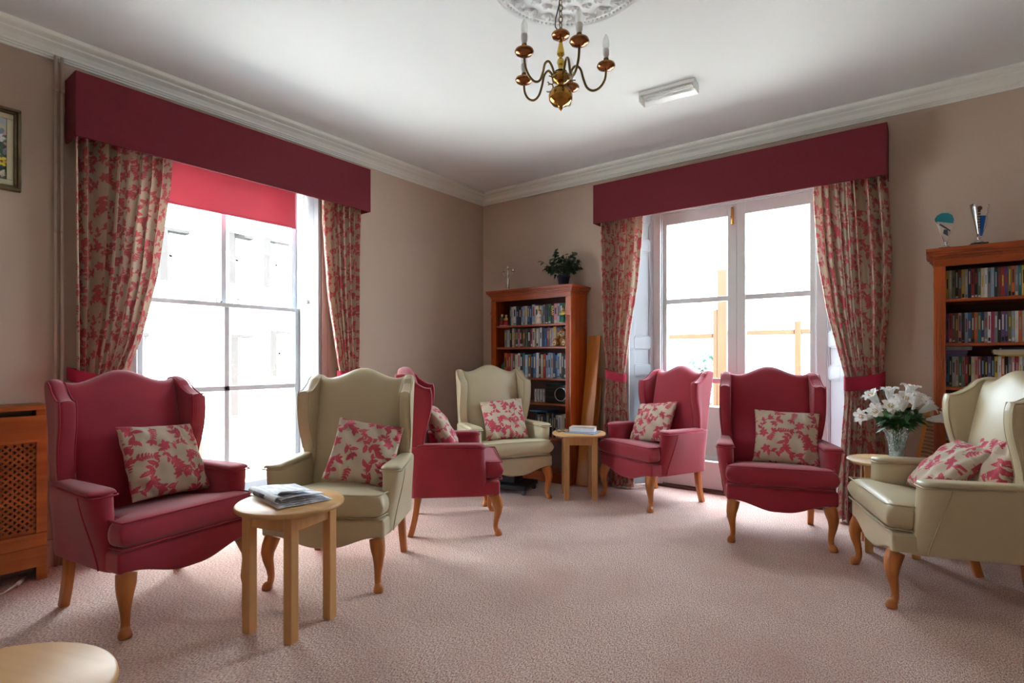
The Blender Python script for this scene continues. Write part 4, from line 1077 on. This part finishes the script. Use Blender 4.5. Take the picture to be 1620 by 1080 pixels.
# black wheeled stand under the corner armchair
t = empty('wheeled_stand', (.98, -.80, 0), R_(15), 'black low stand on castors on the carpet under the corner cream armchair', 'stand')
MB().box(-.22, .22, -.16, .16, .045, .085).build('platform', M_black, t, bevel=.01)
MB().box(-.13, .10, -.10, .10, .085, .15).build('housing', M_black, t, bevel=.012)
for sx in (-1, 1):
    for sy in (-1, 1):
        Mc = Matrix.Translation((sx * .19, sy * .13, .022)) @ Matrix.Rotation(PI / 2, 4, 'X')
        MB().lathe([(.001, -.012), (.018, -.012), (.022, -.006), (.022, .006), (.018, .012), (.001, .012)], 18, M=Mc).box(sx * .19 - .008, sx * .19 + .008, sy * .13 - .016, sy * .13 + .016, .03, .046).build('castor', mat('grey_castor', (70, 70, 74), .4), t)

# books on the second table
t = empty('book', (1.62, -.59, ZT + .008), R_(20), 'thick white paperback on the round table by the planks', 'book')
MB().box(-.105, .105, -.075, .075, 0, .002).box(-.105, .105, -.075, .075, .036, .038).box(-.108, -.104, -.075, .075, 0, .038).build('cover', mat('white_cover', (214, 210, 200), .4, col2=(150, 110, 70), vscale=6), t)
MB().box(-.104, .102, -.072, .072, .002, .036).build('pages', mat('white_pages', (226, 228, 234), .8), t)
t = empty('magazine', (1.63, -.62, ZT), R_(10), 'blue thin magazine under the white paperback', 'magazine')
MB().box(-.13, .13, -.09, .09, .0, .003).build('cover', mat('mag_cover', (96, 124, 158), .3), t); MB().box(-.127, .127, -.088, .088, .003, .007).build('pages', mat('mag_page', (150, 170, 196), .3), t)
t = empty('spectacles', (1.50, -.73, ZT), R_(20), 'dark folded spectacles on the round table by the planks', 'spectacles')
for sx in (-1, 1):
    MB().tube([(sx * .032 + .022 * math.cos(a), 0, .018 + .016 * math.sin(a)) for a in [2 * PI * k / 20 for k in range(20)]], .0016, 6, closed=True).build('rim', M_black, t)
MB().tube([(-.054, 0, .024), (-.052, .01, .012), (.04, .014, .004)], .0016, 6).tube([(.054, 0, .024), (.052, .006, .014), (-.04, .010, .006)], .0016, 6).tube([(-.01, 0, .022), (.01, 0, .022)], .0016, 6).build('temples', M_black, t)

# wicker folding tray leaning beside the right bookcase
t = empty('wicker_tray', (3.80, -.19, 0.0), 0, 'wooden framed wicker tray leaning beside the right bookcase', 'tray')
Mt = Matrix.Rotation(R_(10), 4, 'Y') @ Matrix.Rotation(R_(-8), 4, 'X')
b = MB(); b.box(0, .02, -.02, 0, 0.01, .86, M=Mt).box(.13, .15, -.02, 0, 0, .84, M=Mt).box(.0, .15, -.02, 0, .80, .82, M=Mt); b.build('frame', M_plank, t)
b = MB()
for k in range(30): b.tube([(.02, -.01, .05 + k * .025), (.05, -.014, .052 + k * .025), (.08, -.006, .05 + k * .025), (.13, -.01, .052 + k * .025)], .008, 6, M=Mt)
b.build('wicker_panel', mat('wicker', (150, 96, 50), .8), t)

# ------------------------------------------------------------------ lilies in a crystal vase
VX, VY = 3.80, -.50
def vase():
    t = empty('crystal_vase', (VX, VY, ZT), 0, 'cut crystal vase of white lilies on the round table at the right', 'vase')
    n = 48
    prof = [(.001, 0), (.045, 0), (.048, .006), (.040, .014), (.034, .03), (.036, .07), (.042, .11), (.052, .15), (.066, .18), (.074, .192)]
    def P(i, j):
        r, z = prof2[j]; a = 2 * PI * i / n; f_ = 1 + (.07 * abs(math.sin(a * 8 + z * 60)) * (z > .01) * (z < .185))
        return (r * f_ * math.cos(a), r * f_ * math.sin(a), z)
    zz_ = np.linspace(0, .192, 34); prof2 = [(float(np.interp(z, [p[1] for p in prof][1:], [p[0] for p in prof][1:])), float(z)) for z in zz_]
    b = MB(); b.grid(P, n, len(prof2), closeu=True)
    b.grid(lambda i, j: ((prof2[j][0] * .86) * math.cos(2 * PI * i / n), (prof2[j][0] * .86) * math.sin(2 * PI * i / n), max(.012, prof2[j][1])), n, len(prof2), closeu=True, flip=True)
    b.grid(lambda i, j: ([.86, 1][j] * prof2[-1][0] * math.cos(2 * PI * i / n), [.86, 1][j] * prof2[-1][0] * math.sin(2 * PI * i / n), .192), n, 2, closeu=True)
    b.grid(lambda i, j: ([.0001, prof2[0][0]][j] * math.cos(2 * PI * i / n), [.0001, prof2[0][0]][j] * math.sin(2 * PI * i / n), 0), n, 2, closeu=True, flip=True)
    b.build('vase_body', M_crystal, t)
    b = MB()
    for k in range(16):
        for q in range(14):
            a = 2 * PI * (k + .5 * (q % 2)) / 16; z = .02 + q * .0118; r = float(np.interp(z, [p[1] for p in prof][1:], [p[0] for p in prof][1:])) * 1.03
            ico(b, (r * math.cos(a), r * math.sin(a), z), .0052, n=6)
    b.build('cut_facets', M_crystal, t)
vase()
def lily(k, base_dir, L_, size, label, rng):
    """stem from inside the vase, leaves, and one trumpet flower at its end"""
    d = Vector(base_dir).normalized()
    t = empty('lily', (VX, VY, ZT + .05), 0, label, 'lily', 'white lilies in the crystal vase')
    r_ = math.hypot(d.x, d.y); ax = math.atan2(d.y, d.x); p0 = Vector((.012 * math.cos(ax), .012 * math.sin(ax), 0)); pv = Vector((.030 * math.cos(ax), .030 * math.sin(ax), .15)); p2 = pv + d * L_
    pm = pv + Vector((d.x * L_ * .4, d.y * L_ * .4, L_ * .55))
    pts = [p0, p0.lerp(pv, .5)] + [(pv * (1 - s_) ** 2 + pm * 2 * s_ * (1 - s_) + p2 * s_ * s_) for s_ in [q / 7 for q in range(8)]]
    MB().tube(pts, .0028, 6).build('stem', M_stem, t)
    fd = (p2 - pm).normalized(); fd = (fd * .45 + d * .7).normalized()
    q_ = fd.to_track_quat('Z', 'Y').to_matrix().to_4x4(); M = Matrix.Translation(p2 - fd * .01) @ q_ @ Matrix.Rotation(rng.uniform(0, 1), 4, 'Z') @ Matrix.Scale(size, 4)
    b = MB()
    for pz in range(6):
        a = pz * PI / 3; inn = pz % 2; wmx = .017 if inn else .012; ca, sa = math.cos(a), math.sin(a); cur = rng.uniform(.8, 1.15)
        def P(i, j):
            u = i / 13; v = (j - 3) / 3
            r = .005 + .014 * u + .036 * sm((u - .5) / .5) * cur; z = .125 * u - .034 * sm((u - .74) / .26) * cur
            wv = (.006 + wmx * math.sin(PI * min(1, u * 1.02) ** 1.1)) * (1 - .98 * sm((u - .82) / .18)); aa = v * wv
            rr = r - .006 * (v * v) * (1 - u) + .004 * v * v * u
            return M @ Vector((rr * ca - aa * sa, rr * sa + aa * ca, z + .004 * math.sin(v * 5 + pz) * u))
        b.grid(P, 14, 7)
    b.build('flower', M_petal, t)
    b = MB()
    for s_ in range(6):
        a = s_ * PI / 3 + .5; b.tube([M @ Vector((.003 * math.cos(a), .003 * math.sin(a), .02)), M @ Vector((.012 * math.cos(a), .012 * math.sin(a), .085))], .0009, 4)
        b.tube([M @ Vector((.012 * math.cos(a) - .004, .012 * math.sin(a), .086)), M @ Vector((.012 * math.cos(a) + .004, .012 * math.sin(a), .087))], .0022, 5)
    b.build('stamens', M_stamen, t)
    b = MB()
    for q in range(12):
        s_ = rng.uniform(.1, .8); p = pv * (1 - s_) ** 2 + pm * 2 * s_ * (1 - s_) + p2 * s_ * s_
        leafmesh(b, Matrix.Translation(p) @ Matrix.Rotation(ax + rng.uniform(-1.9, 1.9), 4, 'Z') @ Matrix.Rotation(rng.uniform(-.6, .5), 4, 'Y') @ Matrix.Rotation(rng.uniform(-.6, .6), 4, 'X'), rng.uniform(.05, .10), rng.uniform(.009, .016), False)
    b.build('leaves', M_leaf, t)
rng = random.Random(77)
rx, ry = .79453, .60722       # sideways axis of the bunch in plan, as the room sees it
def dirv(s, f_, z): f_ *= .6; return (rx * s + .607 * f_, ry * s - .794 * f_, z)
LL = [((-1.0, .3, .42), .165, 1.0, 'white lily leaning furthest left in the crystal vase'), ((-.78, .55, .62), .135, 1.0, 'white lily at the left front of the vase, below another bloom'), ((-.62, .1, .95), .17, 1.05, 'white lily upright at the upper left of the bunch'),
      ((-.45, .75, .75), .125, 1.05, 'white lily facing forward left of the bunch centre'), ((-.12, .75, .95), .13, 1.15, 'large white lily facing forward at the bunch centre'), ((-.16, .1, 1.1), .165, 1.0, 'white lily standing tall just left of the bunch centre'),
      ((.16, .15, 1.15), .175, 1.1, 'tallest white lily at the top of the bunch'), ((.22, .7, .95), .14, 1.05, 'white lily facing forward right of the bunch centre'), ((.50, .1, .90), .15, 1.0, 'white lily at the upper right with yellow stamens'),
      ((.85, .15, .78), .14, 1.0, 'white lily leaning right above the drooping bloom'), ((.95, .7, .45), .14, 1.0, 'white lily leaning furthest right, drooping towards the bookcase'), ((.30, -.6, .8), .12, .9, 'white lily at the back right, half hidden')]
for k, (d_, L_, s_, lb) in enumerate(LL): lily(k, dirv(*d_), L_, s_, lb, rng)

# ------------------------------------------------------------------ trophies on the right bookcase
def trophy_a():
    t = empty('trophy', (4.045, -.22, TZ), R_(12), 'small silver trophy with a teal head, the left one on the right bookcase', 'trophy')
    MB().prism([(-.040, -.026), (.040, -.026), (.040, .026), (-.040, .026)], 0, .016, 'xy').build('base', M_black, t, bevel=.003)
    MB().lathe([(.001, .016), (.022, .016), (.020, .021), (.010, .026), (.007, .034), (.011, .040), (.008, .046), (.001, .047)], 20).build('foot', M_silver, t)
    b = MB(); b.prism([(-.008, .044), (.004, .044), (.030, .105), (.034, .132), (-.044, .146)], -.010, .010, 'xz'); b.build('body', M_silver, t, bevel=.002)
    b = MB(); b.prism([(-.050, .146), (.034, .128), (.038, .150), (.030, .172), (.008, .184), (-.022, .186), (-.044, .176), (-.053, .162)], -.010, .010, 'xz'); b.build('head', mat('teal_enamel', (20, 130, 146), .25), t, bevel=.002)
    b = MB(); b.prism([(-.034, .128), (.018, .092), (.020, .098), (-.030, .134)], -.0125, .0125, 'xz').prism([(-.015, .085), (.008, .070), (.006, .10), (-.012, .104)], -.0125, .0125, 'xz'); b.build('inlay', mat('dark_inlay', (70, 78, 90), .3, .6), t)
    MB().tube([(-.006, 0, .044), (-.048, 0, .150)], .0035, 8).build('side_rod', M_silver, t)
def trophy_b():
    t = empty('trophy', (4.205, -.21, TZ), R_(8), 'taller silver trophy cup with a blue panel, the right one on the right bookcase', 'trophy')
    b = MB(); b.prism([(-.040, -.030), (.040, -.030), (.040, .030), (-.040, .030)], 0, .026, 'xy'); b.build('base', M_black, t, bevel=.003)
    b = MB(); b.lathe([(.001, .026), (.026, .026), (.022, .033), (.009, .040), (.008, .050), (.013, .054), (.008, .060), (.001, .061)], 20); b.build('foot', M_silver, t)
    b = MB(); n = 28
    def P(i, j):
        a = PI * .5 + (.80 * PI) * i / (n - 1) ; u = j / 9; r = .010 + .036 * u; return (r * math.cos(a) + .004, r * math.sin(a), .058 + .172 * u)
    b.grid(P, n, 10); o = b.build('cup_half', M_silver, t); o.modifiers.new('s', 'SOLIDIFY').thickness = .002
    b = MB(); b.prism([(.002, .062), (.014, .062), (.030, .165), (.004, .168)], -.016, -.010, 'xz'); b.build('blue_panel', mat('blue_enamel', (24, 84, 160), .25), t)
    b = MB()
    for k in range(7):
        for s_ in (0, 1): b.box(-.010 + s_ * .007, -.006 + s_ * .007, -.030 - .0011 * k, -.026, .10 + k * .014, .108 + k * .014)
    b.build('dark_slots', M_dark, t)
    b = MB()
    for k in range(12): ico(b, (.034 + .012 * k / 11 + .002 * math.sin(k * 2), 0, .115 + .010 * k), .0042, n=8)
    b.tube([(.012, 0, .062), (.034, 0, .115), (.046, 0, .225)], .002, 6); b.build('beaded_handle', M_silver, t)
    b = MB(); ico(b, (.0, -.024, .205), .012, (1, .4, 1)); b.build('badge', mat('bronze_badge', (110, 74, 54), .4, .5), t)
trophy_a(); trophy_b()
_tr = [o for o in COL.objects if o.name.startswith('trophy')]; _tr[0].scale = (1.05, 1, 1.3); _tr[1].scale = (1.05, 1, 1.18)

# ------------------------------------------------------------------ chandelier
def chandelier():
    cx_, cy_ = 2.600, -2.500
    t = empty('chandelier', (cx_, cy_, 0), 0, 'brass five-arm chandelier with candle bulbs hanging from the ceiling', 'chandelier')
    # chain of links up to the rose
    b = MB(); z = 2.685; k = 0
    while z < 2.925:
        pts = []
        for q in range(14):
            a = 2 * PI * q / 14; w_ = .009 * math.cos(a); h_ = .017 * math.sin(a)
            pts.append((w_, 0, z + .014 + h_) if k % 2 == 0 else (0, w_, z + .014 + h_))
        b.tube(pts, .0022, 6, closed=True); z += .0265; k += 1
    b.build('chain', M_dkbrass, t)
    MB().lathe([(.001, 2.918), (.030, 2.920), (.045, 2.932), (.001, 2.934)], 20).build('ceiling_hook', M_brass, t)
    MB().tube([(0, .0, 2.92), (-.012, .006, 2.83), (-.035, .01, 2.77), (-.036, .01, 2.735), (-.008, .004, 2.695)], .0028, 6).build('flex', M_black, t)
    MB().lathe([(.001, 2.664), (.012, 2.664), (.040, 2.672), (.043, 2.682), (.036, 2.689), (.012, 2.692), (.006, 2.70), (.001, 2.70)], 28).build('top_dish', M_copper, t)
    MB().lathe([(.004, 2.665), (.008, 2.66), (.009, 2.64), (.017, 2.60), (.018, 2.588), (.008, 2.578), (.007, 2.572), (.014, 2.566), (.018, 2.552), (.013, 2.538), (.010, 2.522), (.016, 2.512), (.030, 2.508)], 24).build('baluster', M_goldb, t)
    MB().lathe([(.016, 2.512), (.036, 2.498), (.043, 2.482), (.040, 2.468), (.022, 2.458), (.012, 2.450), (.012, 2.440)], 28).build('hub', M_brass, t)
    MB().lathe([(.012, 2.442), (.020, 2.440), (.044, 2.425), (.056, 2.400), (.054, 2.378), (.038, 2.358), (.016, 2.350), (.008, 2.345), (.010, 2.338), (.004, 2.330), (.001, 2.326)], 32).build('ball', M_brass, t)
    fwd = math.atan2(.79453, -.60722)
    for q, off in enumerate((163, 91, 19, -53, -125)):
        a = fwd - math.radians(off); M = Matrix.Rotation(a, 4, 'Z')
        b = MB(); key = [(.035, 2.478), (.050, 2.515), (.070, 2.535), (.092, 2.520), (.105, 2.475), (.122, 2.435), (.150, 2.420), (.182, 2.435), (.204, 2.470), (.210, 2.510)]
        pts = []
        for k in range(len(key) - 1):
            p0 = key[max(0, k - 1)]; p1 = key[k]; p2 = key[k + 1]; p3 = key[min(len(key) - 1, k + 2)]
            for s_ in range(5):
                u = s_ / 5; f_ = lambda a_, b_, c_, d_: .5 * ((2 * b_) + (-a_ + c_) * u + (2 * a_ - 5 * b_ + 4 * c_ - d_) * u * u + (-a_ + 3 * b_ - 3 * c_ + d_) * u ** 3)
                pts.append((f_(p0[0], p1[0], p2[0], p3[0]), 0, f_(p0[1], p1[1], p2[1], p3[1])))
        pts.append((.210, 0, 2.515)); b.tube(pts, .0055, 8, M=M)
        b.tube([(.062 + .020 * math.cos(a_), 0, 2.452 + .018 * math.sin(a_)) for a_ in [1.2 + 4.4 * k / 15 for k in range(16)]], .0028, 6, M=M)
        arm = b.build('arm', M_dkbrass, t)
        c = M @ Vector((.210, 0, 0))
        MB().lathe([(.006, 2.512), (.014, 2.514), (.036, 2.524), (.043, 2.534), (.040, 2.542), (.014, 2.548), (.001, 2.549)], 28, (c.x, c.y, 0)).build('drip_dish', M_copper, arm)
        MB().lathe([(.010, 2.545), (.013, 2.55), (.012, 2.565), (.010, 2.570)], 16, (c.x, c.y, 0)).build('holder', M_dkbrass, arm)
        MB().lathe([(.009, 2.568), (.012, 2.570), (.012, 2.578), (.0145, 2.585), (.015, 2.608), (.013, 2.612), (.001, 2.612)], 16, (c.x, c.y, 0)).build('bulb_base', M_plastw, arm)
        MB().lathe([(.013, 2.611), (.0165, 2.630), (.015, 2.650), (.008, 2.670), (.001, 2.682)], 16, (c.x, c.y, 0)).build('candle_bulb', M_bulb, arm)
chandelier()

# emergency light on the ceiling
t = empty('emergency_light', (2.575, -1.12, 2.98), R_(4), 'rectangular clear emergency light fitted to the ceiling', 'ceiling light')
MB().box(-.185, .185, -.055, .055, -.022, 0).build('back_plate', M_plastw, t, bevel=.003)
MB().box(-.165, .165, -.035, .035, -.032, -.022).build('gear_tray', M_plastw, t)
MB().tube([(-.15, .0, -.045), (.15, .0, -.045)], .009, 12).build('tube_lamp', M_bulb, t)
b = MB(); b.prism([(-.052, -.022), (-.046, -.062), (-.034, -.070), (.034, -.070), (.046, -.062), (.052, -.022)], -.180, .180, 'yz'); b.build('diffuser', M_clear, t, bevel=.003)
for xa in (-.186, .178): MB().box(xa, xa + .008, -.05, .05, -.066, -.0).build('end_cap', M_plastw, t, bevel=.002)

# ------------------------------------------------------------------ outside
S(MB().box(-30, 30, -22, 30, -.40, -.25).build('ground', M_ground)); tag(bpy.data.objects['ground'], 'pale courtyard ground outside the windows')
def facade():
    X = -4.0; t = empty('building', (0, 0, 0), 0, 'pale rendered building across the courtyard, seen through the sash window', 'building')
    def Y(px): # plan position on the facade plane
        v = (-.60722 + (px - 810) / 863.6 * .79453, .79453 + (px - 810) / 863.6 * .60722); d = (X - CAMX) / v[0]; return CAMY + d * v[1]
    ops = [(Y(361), Y(402), 2.25, 2.98), (Y(417), Y(470), 2.25, 3.0), (Y(365), Y(400), .35, 1.52), (Y(427), Y(470), .9, 1.60), (Y(252), Y(300), 2.2, 2.9), (Y(205), Y(236), .95, 1.5)]
    ys = sorted(set([-6.5, 3.2] + [v for o in ops for v in o[:2]])); zs_ = sorted(set([-.3, 5.6] + [v for o in ops for v in o[2:]]))
    b = MB()
    for i in range(len(ys) - 1):
        for j in range(len(zs_) - 1):
            ym, zm = (ys[i] + ys[i + 1]) / 2, (zs_[j] + zs_[j + 1]) / 2
            if any(o[0] < ym < o[1] and o[2] < zm < o[3] for o in ops): continue
            b.box(X - .3, X, ys[i], ys[i + 1], zs_[j], zs_[j + 1])
    b.build('facade_wall', M_stone, t)
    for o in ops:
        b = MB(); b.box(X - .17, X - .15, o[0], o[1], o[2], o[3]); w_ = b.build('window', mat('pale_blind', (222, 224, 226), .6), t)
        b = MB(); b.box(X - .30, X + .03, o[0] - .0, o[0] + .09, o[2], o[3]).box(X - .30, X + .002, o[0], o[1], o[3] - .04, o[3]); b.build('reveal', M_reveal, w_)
        b = MB(); b.box(X - .15, X - .13, (o[0] + o[1]) / 2 - .02, (o[0] + o[1]) / 2 + .02, o[2], o[3]).box(X - .15, X - .13, o[0], o[1], (o[2] + o[3]) / 2 - .015, (o[2] + o[3]) / 2 + .015); b.build('glazing_bar', M_white, w_)
    MB().tube([(X + .06, Y(306), -.2), (X + .06, Y(306), 5.2)], .045, 12).build('downpipe', mat('grey_pipe', (62, 60, 64), .5), t)
    f_ = MB(); f_.box(X + .05, X + .22, Y(366), Y(382), 2.98, 3.12); tag(f_.build('floodlight', mat('flood_grey', (70, 84, 104), .4), None, bevel=.02), 'grey floodlight on the building outside, just below the roller blind', 'floodlight')
    f_ = MB(); f_.box(X + .0, X + .05, (Y(366) + Y(382)) / 2 - .02, (Y(366) + Y(382)) / 2 + .02, 3.02, 3.08).build('lamp_bracket', M_black, t)
facade()
for (y0, y1, z1, lb) in ((-2.62, -2.32, .30, 'rubble stone pier outside the sash window'),):
    o = MB().box(-1.9, -1.5, y0, y1, -.26, .44).build('stone_pier', M_rubble, None, bevel=.02); tag(o, lb, 'pier')
b = MB(); b.box(-3.2, -2.7, -2.75, -2.35, -.25, .72); tag(b.build('recycling_box', mat('blue_plastic', (24, 56, 120), .4), None, bevel=.03), 'blue bin outside at the left of the sash window', 'bin')

# garden side: timber frame, low wall, far greenery
t = empty('timber_frame', (0, 0, 0), 0, 'orange timber fence frame outside the double doors', 'fence')
MB().box(2.09, 2.19, 1.55, 1.65, -.25, 2.16).build('post', M_timber, t, bevel=.004)
MB().box(2.04, 2.09, 1.56, 1.64, -.25, 1.72).build('post', M_timber, t, bevel=.004)
MB().box(2.86, 2.92, 1.57, 1.63, -.25, 1.56).build('post', M_timber, t, bevel=.004)
MB().box(.6, 2.04, 1.58, 1.62, 1.40, 1.455).build('rail', M_timber, t, bevel=.004)
MB().box(2.19, 2.86, 1.58, 1.62, 1.425, 1.475).build('rail', M_timber, t, bevel=.004); MB().box(2.92, 4.2, 1.58, 1.62, 1.425, 1.475).build('rail', M_timber, t, bevel=.004)
MB().box(.3, 4.6, .75, .95, -.25, .70).build('garden_wall', mat('dark_garden_wall', (104, 92, 88), .9, bump=.5, bscale=10)); tag(bpy.data.objects['garden_wall'], 'low dark wall outside the double doors', 'wall')
MB().box(-6, 12, 9.0, 9.3, -.25, 1.9).build('boundary_wall', mat('pale_wall', (170, 178, 184), .9, col2=(120, 140, 150), vscale=3)); tag(bpy.data.objects['boundary_wall'], 'pale boundary wall at the far end of the garden outside', 'wall')
def shrub(x, y, r, label, seed):
    rng = random.Random(seed); t = empty('shrub', (x, y, -.25), 0, label, 'shrub'); b = MB()
    for k in range(900):
        a = rng.uniform(0, 6.28); e = rng.uniform(0, 1.5); q = rng.uniform(.6, 1) * r; p = Vector((q * math.cos(a) * math.cos(e), q * math.sin(a) * math.cos(e), q * math.sin(e) * 1.6 + .3))
        leafmesh(b, Matrix.Translation(p) @ Matrix.Rotation(rng.uniform(0, 6.28), 4, 'Z') @ Matrix.Rotation(rng.uniform(-1, 1), 4, 'Y'), .12, .035, False)
    b.build('foliage', mat('shrub_leaf', (96, 128, 120), .6, var=.4, vscale=4), t); MB().tube([(0, 0, 0), (.02, 0, .6)], .03, 8).build('trunk', M_rubble, t)
shrub(3.35, 4.2, .75, 'bushy shrub outside at the right pane of the doors', 1)
shrub(.6, 6.0, .8, 'pale shrub outside seen through the left door leaf', 2)
